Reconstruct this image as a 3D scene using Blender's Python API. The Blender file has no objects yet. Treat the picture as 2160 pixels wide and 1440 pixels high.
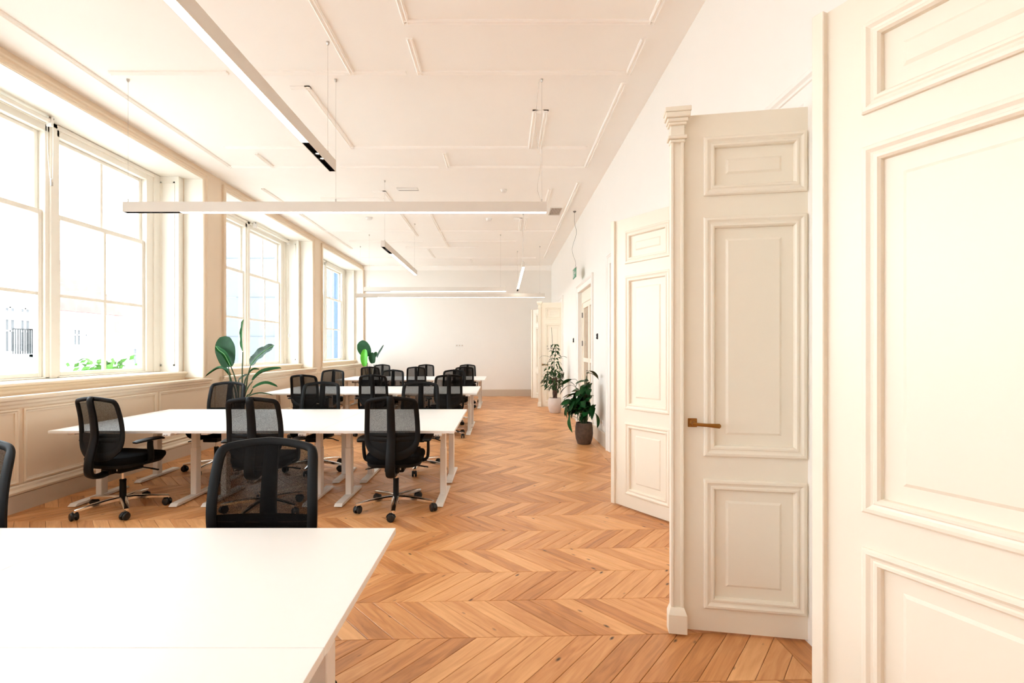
import bpy, bmesh, math, random
from mathutils import Vector, Matrix

# ------------------------------------------------------------------ camera, sky, exposure
sc = bpy.context.scene
COL = sc.collection
cam_d = bpy.data.cameras.new('camera')
cam = bpy.data.objects.new('camera', cam_d)
COL.objects.link(cam)
cam.location = (0, 0, 1.42)
cam.rotation_euler = (math.pi / 2, 0, 0)
cam_d.sensor_width = 36
cam_d.lens = 36 * 1040 / 2160
cam_d.shift_x = 20 / 2160
cam_d.shift_y = 18 / 2160
cam_d.clip_start = 0.05
sc.camera = cam

EXPOSURE = 1.04
SKY = 5.0
LAMP = 9.0
wd = bpy.data.worlds.new('overcast_sky')
sc.world = wd
wd.use_nodes = True
bg = wd.node_tree.nodes['Background']
bg.inputs['Color'].default_value = (0.845, 0.925, 1.0, 1)
bg.inputs['Strength'].default_value = SKY
sc.view_settings.view_transform = 'Standard'
sc.view_settings.look = 'None'
sc.view_settings.gamma = 1
sc.view_settings.use_curve_mapping = False
sc.view_settings.exposure = EXPOSURE
try:
    sc.cycles.use_denoising = True
    sc.cycles.use_adaptive_sampling = True
    sc.cycles.adaptive_threshold = 0.02
    sc.cycles.max_bounces = 12
    sc.cycles.diffuse_bounces = 8
    sc.cycles.glossy_bounces = 5
    sc.cycles.transparent_max_bounces = 24
    sc.cycles.sample_clamp_indirect = 12
except Exception:
    pass

hall_l = bpy.data.lights.new('hall_fill_light', 'AREA')  # added fill light, brightens the unseen hall behind the doors
hall_l.shape = 'RECTANGLE'; hall_l.size = 1.2; hall_l.size_y = 14
hall_l.energy = 60; hall_l.color = (1, 0.9, 0.78)
hall_o = bpy.data.objects.new('hall_fill_light', hall_l)
COL.objects.link(hall_o); hall_o.location = (2.9, 6, 3.15)

R = random.Random(7)
PI = math.pi

# ------------------------------------------------------------------ materials
MATS = {}
def newmat(name):
    m = bpy.data.materials.new(name); m.use_nodes = True
    nt = m.node_tree
    return m, nt, nt.nodes['Principled BSDF']

def pbr(name, col, rough=0.5, metal=0.0, spec=None, var=0.0, scale=8.0, bump=0.0, bscale=60.0, coat=0.0):
    m, nt, b = newmat(name)
    b.inputs['Base Color'].default_value = (*col, 1)
    b.inputs['Roughness'].default_value = rough
    b.inputs['Metallic'].default_value = metal
    if spec is not None: b.inputs['Specular IOR Level'].default_value = spec
    if coat: b.inputs['Coat Weight'].default_value = coat
    if var or bump:
        tc = nt.nodes.new('ShaderNodeTexCoord')
    if var:
        n = nt.nodes.new('ShaderNodeTexNoise'); n.inputs['Scale'].default_value = scale; n.inputs['Detail'].default_value = 4
        nt.links.new(tc.outputs['Object'], n.inputs['Vector'])
        mx = nt.nodes.new('ShaderNodeMix'); mx.data_type = 'RGBA'
        mx.inputs['A'].default_value = (*[c * (1 - var) for c in col], 1)
        mx.inputs['B'].default_value = (*[min(1, c * (1 + var)) for c in col], 1)
        nt.links.new(n.outputs['Fac'], mx.inputs['Factor'])
        nt.links.new(mx.outputs['Result'], b.inputs['Base Color'])
    if bump:
        n2 = nt.nodes.new('ShaderNodeTexNoise'); n2.inputs['Scale'].default_value = bscale; n2.inputs['Detail'].default_value = 3
        nt.links.new(tc.outputs['Object'], n2.inputs['Vector'])
        bp = nt.nodes.new('ShaderNodeBump'); bp.inputs['Strength'].default_value = bump; bp.inputs['Distance'].default_value = 0.01
        nt.links.new(n2.outputs['Fac'], bp.inputs['Height'])
        nt.links.new(bp.outputs['Normal'], b.inputs['Normal'])
    MATS[name] = m
    return m

def emit(name, col, strength):
    m = bpy.data.materials.new(name); m.use_nodes = True
    nt = m.node_tree; nt.nodes.clear()
    e = nt.nodes.new('ShaderNodeEmission'); e.inputs['Color'].default_value = (*col, 1); e.inputs['Strength'].default_value = strength
    o = nt.nodes.new('ShaderNodeOutputMaterial'); nt.links.new(e.outputs[0], o.inputs[0])
    return m

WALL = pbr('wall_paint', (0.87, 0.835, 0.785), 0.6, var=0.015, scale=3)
CEIL = pbr('ceiling_paint', (0.95, 0.925, 0.885), 0.7, var=0.015, scale=3)
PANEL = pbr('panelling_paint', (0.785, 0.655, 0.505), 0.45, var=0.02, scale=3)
RAILP = pbr('rail_paint', (0.80, 0.70, 0.56), 0.42, var=0.015, scale=3)
DOORP = pbr('door_paint', (0.85, 0.785, 0.665), 0.38, var=0.015, scale=4)
SKIRT = pbr('skirting_paint', (0.60, 0.50, 0.40), 0.5, var=0.02)
WINP = pbr('window_paint', (0.88, 0.85, 0.78), 0.4, var=0.01)
DESKW = pbr('desk_laminate', (0.86, 0.85, 0.83), 0.38, var=0.01, scale=5)
DESKE = pbr('desk_edge_band', (0.80, 0.74, 0.66), 0.45)
LEGW = pbr('white_powder_coat', (0.84, 0.80, 0.75), 0.42)
DARKM = pbr('dark_tray', (0.05, 0.045, 0.04), 0.5)
BLACK = pbr('black_plastic', (0.004, 0.004, 0.0043), 0.5, spec=0.18)
BLACKF = pbr('black_fabric', (0.0035, 0.0035, 0.004), 0.9, spec=0.1, bump=0.25, bscale=500)
RUBBER = pbr('black_caster', (0.008, 0.008, 0.008), 0.5)
CHROME = pbr('polished_aluminium', (0.80, 0.76, 0.72), 0.14, 1.0)
STEEL = pbr('brushed_steel', (0.55, 0.53, 0.5), 0.35, 1.0)
BRASS = pbr('aged_brass', (0.36, 0.17, 0.045), 0.32, 1.0, var=0.25, scale=30)
LAMPW = pbr('lamp_housing', (0.72, 0.675, 0.615), 0.45)
LEAFD = pbr('leaf_dark_green', (0.006, 0.050, 0.010), 0.5, spec=0.22, var=0.45, scale=9)
LEAFM = pbr('leaf_green', (0.007, 0.080, 0.014), 0.5, spec=0.22, var=0.4, scale=9)
LEAFB = pbr('leaf_bright_green', (0.07, 0.38, 0.01), 0.35, var=0.25, scale=9)
LEAFO = pbr('leaf_olive_green', (0.020, 0.055, 0.009), 0.5, spec=0.22, var=0.5, scale=14)
LEAFP = pbr('leaf_pale_underside', (0.07, 0.125, 0.095), 0.5, var=0.5, scale=30)
MIDR = pbr('leaf_midrib', (0.14, 0.36, 0.14), 0.45)
STALK = pbr('leaf_stalk', (0.035, 0.07, 0.02), 0.5, var=0.3)
BARK = pbr('bark', (0.085, 0.045, 0.03), 0.8, var=0.5, scale=40, bump=0.6, bscale=60)
SOIL = pbr('soil', (0.035, 0.022, 0.014), 0.95, var=0.4, scale=60)
POTP = pbr('pale_stone_pot', (0.66, 0.56, 0.50), 0.75, var=0.12, scale=12, bump=0.5, bscale=25)
POTB = pbr('brown_rustic_pot', (0.085, 0.05, 0.032), 0.65, var=0.75, scale=22, bump=0.8, bscale=40)
POTG = pbr('grey_pot', (0.35, 0.34, 0.33), 0.6, var=0.1)
GREY = pbr('grey_metal', (0.22, 0.20, 0.185), 0.5)
GROOVE = pbr('floor_joint', (0.05, 0.022, 0.01), 0.9)
WHITEP = pbr('white_plastic', (0.82, 0.80, 0.77), 0.35)
GREENS = pbr('sign_green', (0.0, 0.22, 0.11), 0.4)
INK = pbr('dark_ink', (0.03, 0.03, 0.03), 0.5)
FACADE = pbr('facade_render', (0.80, 0.80, 0.80), 0.8, var=0.04, scale=1)
FACBLUE = pbr('facade_pale_blue', (0.135, 0.147, 0.162), 0.7, var=0.05, scale=1)
BANNER = pbr('blue_cloth_banner', (0.030, 0.068, 0.118), 0.7)
ROOFR = pbr('red_roof_tile', (0.26, 0.15, 0.13), 0.8, var=0.3, scale=3)
FARGL = pbr('far_window_glass', (0.15, 0.15, 0.153), 0.6, spec=0.1)
HEDGE = pbr('hedge_leaf', (0.05, 0.16, 0.012), 0.8, var=0.5, scale=6)
PAVE = pbr('street_paving', (0.5, 0.49, 0.47), 0.9, var=0.1, scale=1)
HALLW = pbr('hall_wall_paint', (0.72, 0.68, 0.6), 0.7)
IRON = pbr('dark_iron', (0.03, 0.03, 0.03), 0.5)
LED = emit('led_diffuser', (1.0, 0.90, 0.77), LAMP)
SPOT = emit('spot_lens', (1.0, 0.88, 0.75), 14.0)

def glass_mat():
    m = bpy.data.materials.new('window_glass'); m.use_nodes = True
    nt = m.node_tree; nt.nodes.clear()
    t = nt.nodes.new('ShaderNodeBsdfTransparent'); t.inputs[0].default_value = (0.97, 0.985, 0.98, 1)
    g = nt.nodes.new('ShaderNodeBsdfGlossy'); g.inputs['Roughness'].default_value = 0.02
    lw = nt.nodes.new('ShaderNodeLayerWeight'); lw.inputs['Blend'].default_value = 0.5
    pw = nt.nodes.new('ShaderNodeMath'); pw.operation = 'POWER'; pw.inputs[1].default_value = 5.0
    nt.links.new(lw.outputs['Facing'], pw.inputs[0])
    f = nt.nodes.new('ShaderNodeMath'); f.operation = 'MULTIPLY_ADD'; f.inputs[1].default_value = 0.5; f.inputs[2].default_value = 0.03
    nt.links.new(pw.outputs[0], f.inputs[0])
    mx = nt.nodes.new('ShaderNodeMixShader'); o = nt.nodes.new('ShaderNodeOutputMaterial')
    nt.links.new(f.outputs[0], mx.inputs[0]); nt.links.new(t.outputs[0], mx.inputs[1]); nt.links.new(g.outputs[0], mx.inputs[2])
    nt.links.new(mx.outputs[0], o.inputs[0])
    return m
GLASS = glass_mat()

def mesh_fabric():
    m, nt, b = newmat('chair_mesh_fabric')
    b.inputs['Base Color'].default_value = (0.004, 0.0038, 0.0038, 1); b.inputs['Roughness'].default_value = 0.8; b.inputs['Specular IOR Level'].default_value = 0.15
    tc = nt.nodes.new('ShaderNodeTexCoord')
    n = nt.nodes.new('ShaderNodeTexNoise'); n.inputs['Scale'].default_value = 420; n.inputs['Detail'].default_value = 1
    nt.links.new(tc.outputs['Object'], n.inputs['Vector'])
    mr = nt.nodes.new('ShaderNodeMapRange'); mr.inputs[1].default_value = 0.3; mr.inputs[2].default_value = 0.7
    mr.inputs[3].default_value = 0.06; mr.inputs[4].default_value = 0.34
    nt.links.new(n.outputs['Fac'], mr.inputs[0])
    t = nt.nodes.new('ShaderNodeBsdfTransparent')
    mx = nt.nodes.new('ShaderNodeMixShader')
    nt.links.new(mr.outputs[0], mx.inputs[0]); nt.links.new(b.outputs[0], mx.inputs[1]); nt.links.new(t.outputs[0], mx.inputs[2])
    nt.links.new(mx.outputs[0], nt.nodes['Material Output'].inputs[0])
    return m
MESHF = mesh_fabric()

def wood(name, per_object):
    m, nt, b = newmat(name)
    L = nt.links.new
    uv = nt.nodes.new('ShaderNodeUVMap'); uv.uv_map = 'UVMap'
    if per_object:
        oi = nt.nodes.new('ShaderNodeObjectInfo'); rnd = oi.outputs['Random']
    else:
        at = nt.nodes.new('ShaderNodeAttribute'); at.attribute_name = 'tone'; rnd = at.outputs['Fac']
    mul = nt.nodes.new('ShaderNodeMath'); mul.operation = 'MULTIPLY'; mul.inputs[1].default_value = 57.0
    L(rnd, mul.inputs[0])
    cmb = nt.nodes.new('ShaderNodeCombineXYZ'); L(mul.outputs[0], cmb.inputs[0]); L(mul.outputs[0], cmb.inputs[1])
    add = nt.nodes.new('ShaderNodeVectorMath'); add.operation = 'ADD'; L(uv.outputs[0], add.inputs[0]); L(cmb.outputs[0], add.inputs[1])
    sc1 = nt.nodes.new('ShaderNodeVectorMath'); sc1.operation = 'MULTIPLY'; sc1.inputs[1].default_value = (2.6, 22, 1); L(add.outputs[0], sc1.inputs[0])
    n1 = nt.nodes.new('ShaderNodeTexNoise'); n1.inputs['Scale'].default_value = 1; n1.inputs['Detail'].default_value = 5; n1.inputs['Distortion'].default_value = 1.3
    L(sc1.outputs[0], n1.inputs['Vector'])
    sc2 = nt.nodes.new('ShaderNodeVectorMath'); sc2.operation = 'MULTIPLY'; sc2.inputs[1].default_value = (8, 160, 1); L(add.outputs[0], sc2.inputs[0])
    n2 = nt.nodes.new('ShaderNodeTexNoise'); n2.inputs['Scale'].default_value = 1; n2.inputs['Detail'].default_value = 3
    L(sc2.outputs[0], n2.inputs['Vector'])
    sc3 = nt.nodes.new('ShaderNodeVectorMath'); sc3.operation = 'MULTIPLY'; sc3.inputs[1].default_value = (4.5, 11, 1); L(add.outputs[0], sc3.inputs[0])
    vor = nt.nodes.new('ShaderNodeTexVoronoi'); vor.inputs['Scale'].default_value = 1.0; L(sc3.outputs[0], vor.inputs['Vector'])
    # tone
    m1 = nt.nodes.new('ShaderNodeMath'); m1.operation = 'MULTIPLY_ADD'; m1.inputs[1].default_value = 0.78; m1.inputs[2].default_value = -0.06
    L(n1.outputs['Fac'], m1.inputs[0])
    m2 = nt.nodes.new('ShaderNodeMath'); m2.operation = 'MULTIPLY_ADD'; m2.inputs[1].default_value = 0.42; L(rnd, m2.inputs[0]); L(m1.outputs[0], m2.inputs[2])
    m3 = nt.nodes.new('ShaderNodeMath'); m3.operation = 'MULTIPLY_ADD'; m3.inputs[1].default_value = 0.16; L(n2.outputs['Fac'], m3.inputs[0]); L(m2.outputs[0], m3.inputs[2])
    cr = nt.nodes.new('ShaderNodeValToRGB')
    e = cr.color_ramp.elements
    e[0].position = 0.12; e[0].color = (0.25, 0.088, 0.026, 1)
    e[1].position = 1.0; e[1].color = (0.84, 0.47, 0.21, 1)
    x = cr.color_ramp.elements.new(0.5); x.color = (0.58, 0.255, 0.090, 1)
    L(m3.outputs[0], cr.inputs[0])
    kn = nt.nodes.new('ShaderNodeMapRange'); kn.inputs[1].default_value = 0.035; kn.inputs[2].default_value = 0.11
    L(vor.outputs['Distance'], kn.inputs[0])
    mx = nt.nodes.new('ShaderNodeMix'); mx.data_type = 'RGBA'
    mx.inputs['A'].default_value = (0.05, 0.02, 0.008, 1)
    L(kn.outputs[0], mx.inputs['Factor']); L(cr.outputs[0], mx.inputs['B'])
    L(mx.outputs['Result'], b.inputs['Base Color'])
    b.inputs['Roughness'].default_value = 0.37
    b.inputs['Specular IOR Level'].default_value = 0.5
    bp = nt.nodes.new('ShaderNodeBump'); bp.inputs['Strength'].default_value = 0.12; bp.inputs['Distance'].default_value = 0.002
    L(n2.outputs['Fac'], bp.inputs['Height']); L(bp.outputs[0], b.inputs['Normal'])
    return m
OAK = wood('oak_plank', True)
OAKF = wood('oak_plank_field', False)

# ------------------------------------------------------------------ geometry helpers
def V(*a): return Vector(a)

def catmull(pts, n=6, closed=False):
    pts = [Vector(p) for p in pts]
    out = []
    N = len(pts)
    rng = range(N if closed else N - 1)
    for i in rng:
        if closed:
            p0, p1, p2, p3 = pts[(i - 1) % N], pts[i], pts[(i + 1) % N], pts[(i + 2) % N]
        else:
            p0, p1, p2, p3 = pts[max(i - 1, 0)], pts[i], pts[i + 1], pts[min(i + 2, N - 1)]
        for k in range(n):
            t = k / n
            out.append(0.5 * ((2 * p1) + (p2 - p0) * t + (2 * p0 - 5 * p1 + 4 * p2 - p3) * t * t + (3 * p1 - p0 - 3 * p2 + p3) * t ** 3))
    if not closed: out.append(pts[-1])
    return out

class MB:
    def __init__(self): self.v = []; self.f = []
    def add(self, vs, fs):
        o = len(self.v); self.v += [tuple(p) for p in vs]; self.f += [tuple(i + o for i in f) for f in fs]; return self
    def box(self, x0, x1, y0, y1, z0, z1):
        vs = [(x0, y0, z0), (x1, y0, z0), (x1, y1, z0), (x0, y1, z0), (x0, y0, z1), (x1, y0, z1), (x1, y1, z1), (x0, y1, z1)]
        return self.add(vs, [(0, 3, 2, 1), (4, 5, 6, 7), (0, 1, 5, 4), (1, 2, 6, 5), (2, 3, 7, 6), (3, 0, 4, 7)])
    def prism(self, poly, axis, a, b):
        """poly: 2D points; extrude along axis from a to b. axis 'x': poly=(y,z); 'y': poly=(x,z); 'z': poly=(x,y)"""
        def p3(p, t):
            return {'x': (t, p[0], p[1]), 'y': (p[0], t, p[1]), 'z': (p[0], p[1], t)}[axis]
        n = len(poly)
        vs = [p3(p, a) for p in poly] + [p3(p, b) for p in poly]
        fs = [tuple(range(n)), tuple(reversed(range(n, 2 * n)))] + [(i, i + n, (i + 1) % n + n, (i + 1) % n) for i in range(n)]
        return self.add(vs, fs)
    def sweep(self, pts, side, a, b, n=8, closed=False, power=2.0, caps=True):
        """elliptical section: half-size a along 'side', b along normal. side: Vector or list"""
        pts = [Vector(p) for p in pts]; N = len(pts)
        rings = []
        for i, p in enumerate(pts):
            if closed: T = pts[(i + 1) % N] - pts[(i - 1) % N]
            else: T = pts[min(i + 1, N - 1)] - pts[max(i - 1, 0)]
            T.normalize()
            S = Vector(side[i] if isinstance(side, list) else side)
            S = (S - T * S.dot(T))
            if S.length < 1e-6: S = T.orthogonal()
            S.normalize(); Nn = T.cross(S)
            aa = a[i] if isinstance(a, (list, tuple)) else a
            bb = b[i] if isinstance(b, (list, tuple)) else b
            ring = []
            for k in range(n):
                th = 2 * PI * (k + 0.5) / n
                c, s = math.cos(th), math.sin(th)
                ca = math.copysign(abs(c) ** (2 / power), c); sa = math.copysign(abs(s) ** (2 / power), s)
                ring.append(p + S * (aa * ca) + Nn * (bb * sa))
            rings.append(ring)
        vs = [q for r in rings for q in r]; fs = []
        M = N if closed else N - 1
        for i in range(M):
            j = (i + 1) % N
            for k in range(n):
                k2 = (k + 1) % n
                fs.append((i * n + k, i * n + k2, j * n + k2, j * n + k))
        if not closed and caps:
            fs.append(tuple(reversed(range(n)))); fs.append(tuple(range((N - 1) * n, N * n)))
        return self.add(vs, fs)
    def tube(self, pts, r, n=8, closed=False):
        pts = [Vector(p) for p in pts]
        d = (pts[-1] - pts[0]) if not closed else Vector((0, 0, 1))
        s = Vector((1, 0, 0)) if abs(d.normalized().x if d.length else 0) < 0.9 else Vector((0, 1, 0))
        return self.sweep(pts, s, r, r, n, closed)
    def lathe(self, prof, c=(0, 0, 0), n=24, axis='z', cap=True):
        rings = []
        for r, z in prof:
            ring = []
            for k in range(n):
                th = 2 * PI * k / n
                x, y = r * math.cos(th), r * math.sin(th)
                q = {'z': (x, y, z), 'x': (z, x, y), 'y': (y, z, x)}[axis]
                ring.append((q[0] + c[0], q[1] + c[1], q[2] + c[2]))
            rings.append(ring)
        vs = [q for r in rings for q in r]; fs = []
        for i in range(len(prof) - 1):
            for k in range(n):
                k2 = (k + 1) % n
                fs.append((i * n + k, i * n + k2, (i + 1) * n + k2, (i + 1) * n + k))
        if cap:
            fs.append(tuple(reversed(range(n)))); fs.append(tuple(range((len(prof) - 1) * n, len(prof) * n)))
        return self.add(vs, fs)
    def grid(self, rows):
        nr, nc = len(rows), len(rows[0])
        vs = [q for r in rows for q in r]
        fs = [(i * nc + j, i * nc + j + 1, (i + 1) * nc + j + 1, (i + 1) * nc + j) for i in range(nr - 1) for j in range(nc - 1)]
        return self.add(vs, fs)
    def moulding(self, x0, x1, z0, z1, prof, ysgn=1, y0=0.0, bottom=True):
        """mitred picture-frame moulding in the xz plane; prof: (inset d, height h) points, outside to inside"""
        loops = []
        for d, h in prof:
            y = y0 + ysgn * h
            loops.append([(x0 + d, y, z0 + d if bottom else z0), (x0 + d, y, z1 - d), (x1 - d, y, z1 - d), (x1 - d, y, z0 + d if bottom else z0)])
        vs = [q for l in loops for q in l]; fs = []
        segs = 4 if bottom else 3
        for i in range(len(loops) - 1):
            for k in range(segs):
                k2 = (k + 1) % 4
                fs.append((i * 4 + k, i * 4 + k2, (i + 1) * 4 + k2, (i + 1) * 4 + k))
        return self.add(vs, fs)
    def xf(self, M):
        self.v = [tuple(M @ Vector(p)) for p in self.v]; return self
    def mesh(self, name, mat, smooth=False, bev=0.0, bseg=1, mats=None):
        me = bpy.data.meshes.new(name)
        me.from_pydata(self.v, [], self.f)
        bm = bmesh.new(); bm.from_mesh(me)
        bmesh.ops.recalc_face_normals(bm, faces=bm.faces[:])
        if bev:
            ed = [e for e in bm.edges if len(e.link_faces) == 2 and e.calc_face_angle(0) > 0.5]
            bmesh.ops.bevel(bm, geom=ed, offset=bev, segments=bseg, affect='EDGES', profile=0.5, clamp_overlap=True)
        bm.to_mesh(me); bm.free()
        me.materials.append(mat)
        if smooth:
            for p in me.polygons: p.use_smooth = True
            try: me.set_sharp_from_angle(angle=math.radians(40))
            except Exception: pass
        return me
    def build(self, name, mat, parent=None, **kw):
        return link(name, self.mesh(name, mat, **kw), parent)

def link(name, data, parent=None, loc=(0, 0, 0), rotz=0.0):
    o = bpy.data.objects.new(name, data); COL.objects.link(o)
    if parent is not None: o.parent = parent
    o.location = loc; o.rotation_euler = (0, 0, rotz)
    return o

def tag(o, label=None, cat=None, group=None, kind=None):
    if label: o['label'] = label
    if cat: o['category'] = cat
    if group: o['group'] = group
    if kind: o['kind'] = kind
    return o

def thing(name, label, cat, loc=(0, 0, 0), rotz=0.0, group=None):
    return tag(link(name, None, None, loc, rotz), label, cat, group)

def struct(name, mb, mat, label, **kw):
    return tag(mb.build(name, mat, **kw), label, kind='structure')

def copy_tree(o, parent=None):
    c = o.copy(); COL.objects.link(c)
    if parent is not None: c.parent = parent
    for k in ('label', 'category', 'group'):
        pass
    for ch in KIDS.get(o.name, []):
        copy_tree(ch, c)
    return c
KIDS = {}
def index_kids():
    KIDS.clear()
    for o in bpy.data.objects:
        if o.parent is not None: KIDS.setdefault(o.parent.name, []).append(o)

# ------------------------------------------------------------------ room shell
XL, XR, YF, YB, H = -4.27, 1.50, -5.2, 15.15, 4.0
WC = [5.28, 9.33, 13.42]            # windows in view
WALLW = [-2.82, 1.23] + WC          # two more, unseen, added beside and behind the camera for daylight
HW = 1.75                           # half width of a window niche
HI = 1.64                           # half width of the inner niche
XO = -4.98                          # outside face of window wall
XS = -4.55                          # step in the niche

# floor: dark sub-floor with oak planks on it
floor = struct('floor', MB().box(XO, 4.0, YF - 0.2, YB + 0.2, -0.2, -0.013), GROOVE, 'orange oak chevron parquet floor of the office')

# ceiling
ceiling = struct('ceiling', MB().box(XO, 1.8, YF - 0.2, YB + 0.2, H, H + 0.2), CEIL, 'cream painted ceiling with applied batten mouldings')

# window wall
mb = MB()
mb.box(XO, XL, YF, YB, 0, 1.0)                                   # dado
edges = [YF]
for c in WALLW: edges += [c - HW, c + HW]
edges.append(YB)
for i in range(0, len(edges), 2):
    if edges[i + 1] - edges[i] > 0.01: mb.box(XO, XL, edges[i], edges[i + 1], 1.0, H)   # piers
for c in WALLW:
    mb.box(XO, XL, c - HW, c + HW, 3.87, H)                      # head
    mb.box(XO, -4.53, c - HW, c + HW, 1.0, 1.08)                 # apron
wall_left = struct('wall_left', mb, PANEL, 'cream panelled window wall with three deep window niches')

# splayed inner jamb boxes and mouldings around every niche
CAS = [(0, 0), (0, .03), (.022, .036), (.034, .020), (.052, .018), (.066, .026), (.08, .012), (.08, -0.002)]
def casing_loop(c, y0, y1, z0, z1, x, prof, sgn=1):
    m = MB()
    loops = []
    for d, h in prof:
        xx = x + sgn * h
        loops.append([(xx, y0 + d, z0), (xx, y0 + d, z1 - d), (xx, y1 - d, z1 - d), (xx, y1 - d, z0)])
    vs = [q for l in loops for q in l]
    fs = []
    for i in range(len(loops) - 1):
        for k in range(3): fs.append((i * 4 + k, i * 4 + k + 1, (i + 1) * 4 + k + 1, (i + 1) * 4 + k))
    m.add(vs, fs)
    return m
for c in WALLW:
    y1 = min(c + HW + .07, YB - .003)
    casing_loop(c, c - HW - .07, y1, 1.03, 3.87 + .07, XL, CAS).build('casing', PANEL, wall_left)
    MB().box(XO + .02, XL - .002, c - HW + .002, c + HW - .002, 3.855, 3.8705).build('soffit_board', WINP, wall_left)
    for s in (-1, 1):
        MB().box(XS + .013, XL - .002, *sorted((c + s * (HW + .001), c + s * (HW - .006))), 1.03, 3.854).build('reveal_board', WINP, wall_left)
        m = MB(); ya, yb = sorted((c + s * HI, c + s * (HW - .001)))
        m.box(XO, XS, ya, yb, 1.08, 3.854)
        ya2, yb2 = sorted((c + s * (HI - .012), c + s * (HI + .035)))
        m.box(XS - .01, XS + .012, ya2, yb2, 1.125, 3.853)
        # sunk panel beads on the inner reveal
        yy = c + s * HI
        for xa, xb in ((-4.62, -4.60), (-4.80, -4.78)):
            m.box(xa, xb, *sorted((yy, yy - s * .008)), 1.2, 3.78)
        m.box(-4.80, -4.60, *sorted((yy, yy - s * .008)), 1.2, 1.22)
        m.box(-4.80, -4.60, *sorted((yy, yy - s * .008)), 3.76, 3.78)
        m.build('jamb_panel', WINP, wall_left)
    # ledge of the dado in front of apron, sill board and apron moulding
    pr = [(-4.88, 1.082), (-4.88, 1.118), (-4.50, 1.118), (-4.482, 1.112), (-4.474, 1.100), (-4.482, 1.086), (-4.50, 1.082)]
    MB().prism(pr, 'y', c - HW + .012, c + HW - .012).build('sill', RAILP, wall_left)
    pr = [(-4.532, 1.02), (-4.532, 1.081), (-4.495, 1.081), (-4.505, 1.062), (-4.520, 1.045), (-4.522, 1.02)]
    MB().prism(pr, 'y', c - HW + .012, c + HW - .012).build('apron_moulding', RAILP, wall_left)

# chair rail, dado panel mouldings, skirting on the window wall
def yrange_pieces():
    out = []
    for c in WALLW: out.append((c - HW - .12, min(c + HW + .14, YB - .002)))
    return out
RAIL = [(XL, .915), (XL + .014, .915), (XL + .020, .935), (XL + .034, .95), (XL + .036, .972), (XL + .058, .985), (XL + .062, 1.005), (XL + .055, 1.018), (XL, 1.02)]
for a, b in yrange_pieces():
    MB().prism(RAIL, 'y', a, b).build('chair_rail', RAILP, wall_left)
# ledge top over the dado (covers the dado top from apron to rail)
stl = [-4.48, -2.75, -1.02, 0.905, 2.635, 4.365, 6.095, 7.30, 8.35, 9.95, 11.35, 12.9, 14.3, YB - .06]
DADO = [(0, 0), (0, .014), (.012, .020), (.022, .012), (.034, .010), (.034, 0)]
for a, b in zip(stl[:-1], stl[1:]):
    m = MB()
    loops = []
    for d, h in DADO:
        xx = XL + h
        y0, y1, z0, z1 = a + .022, b - .022, .245, .90
        loops.append([(xx, y0 + d, z0 + d), (xx, y0 + d, z1 - d), (xx, y1 - d, z1 - d), (xx, y1 - d, z0 + d)])
    vs = [q for l in loops for q in l]; fs = []
    for i in range(len(loops) - 1):
        for k in range(4): fs.append((i * 4 + k, i * 4 + (k + 1) % 4, (i + 1) * 4 + (k + 1) % 4, (i + 1) * 4 + k))
    m.add(vs, fs)
    m.build('dado_panel_moulding', RAILP, wall_left)
SK = [(XL, 0), (XL + .028, 0), (XL + .028, .150), (XL + .012, .158), (XL, .158)]
tag(MB().prism(SK, 'y', YF, YB - .002).build('baseboard_left', SKIRT), 'tall taupe skirting board along the window wall', kind='structure')
PL = [(XL, .160), (XL + .034, .160), (XL + .038, .178), (XL + .024, .20), (XL + .022, .222), (XL + .010, .232), (XL, .235)]
MB().prism(PL, 'y', YF, YB - .002).build('plinth_moulding', RAILP, wall_left)

# back wall, front wall behind the camera
wall_back = struct('wall_back', MB().box(XO, 1.8, YB, YB + .2, 0, H), WALL, 'plain cream end wall at the far end of the office')
CORN = [(YB, 3.86), (YB - .02, 3.862), (YB - .03, 3.885), (YB - .075, 3.94), (YB - .085, 3.97), (YB - .10, 3.975), (YB - .10, 4.0), (YB, 4.0)]
MB().prism(CORN, 'x', XL + .005, XR).build('cornice', CEIL, wall_back)
tag(MB().prism([(YB, 0), (YB - .022, 0), (YB - .022, .195), (YB - .012, .21), (YB, .212)], 'x', XL + .03, XR).build('baseboard_back', SKIRT),
    'taupe skirting board along the end wall', kind='structure')
struct('wall_front', MB().box(XO, 1.8, YF - .2, YF, 0, H), WALL, 'cream wall behind the viewer')

# right wall with doorways
OPEN = [(-.45, 1.00, 2.62), (2.44, 3.92, 2.62), (5.48, 6.85, 2.62), (8.27, 9.73, 2.55), (12.30, 14.02, 2.62)]
mb = MB(); y = YF
for a, b, zt in OPEN:
    mb.box(XR, XR + .26, y, a, 0, H); mb.box(XR, XR + .26, a, b, zt, H); y = b
mb.box(XR, XR + .26, y, YB, 0, H)
wall_right = struct('wall_right', mb, WALL, 'long white wall with panelled double doors')
CASR = [(0, 0), (0, .030), (.014, .040), (.034, .040), (.046, .028), (.058, .026), (.062, .018), (.135, .018), (.150, .010), (.150, -.002)]
for k, (a, b, zt) in enumerate(OPEN):
    casing_loop(0, a - .15, b + .15, 0, zt + .15, XR, CASR, sgn=-1).build('door_casing', WALL, wall_right)
ys = [YF] + [q for a, b, z in OPEN for q in (a - .15, b + .15)] + [YB]
bb = MB()
for i in range(0, len(ys), 2):
    bb.prism([(XR, 0), (XR - .022, 0), (XR - .022, .195), (XR - .012, .21), (XR, .212)], 'y', ys[i] + .001, ys[i + 1] - .001)
tag(bb.build('baseboard_right', SKIRT), 'taupe skirting board along the long white door wall', kind='structure')

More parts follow.
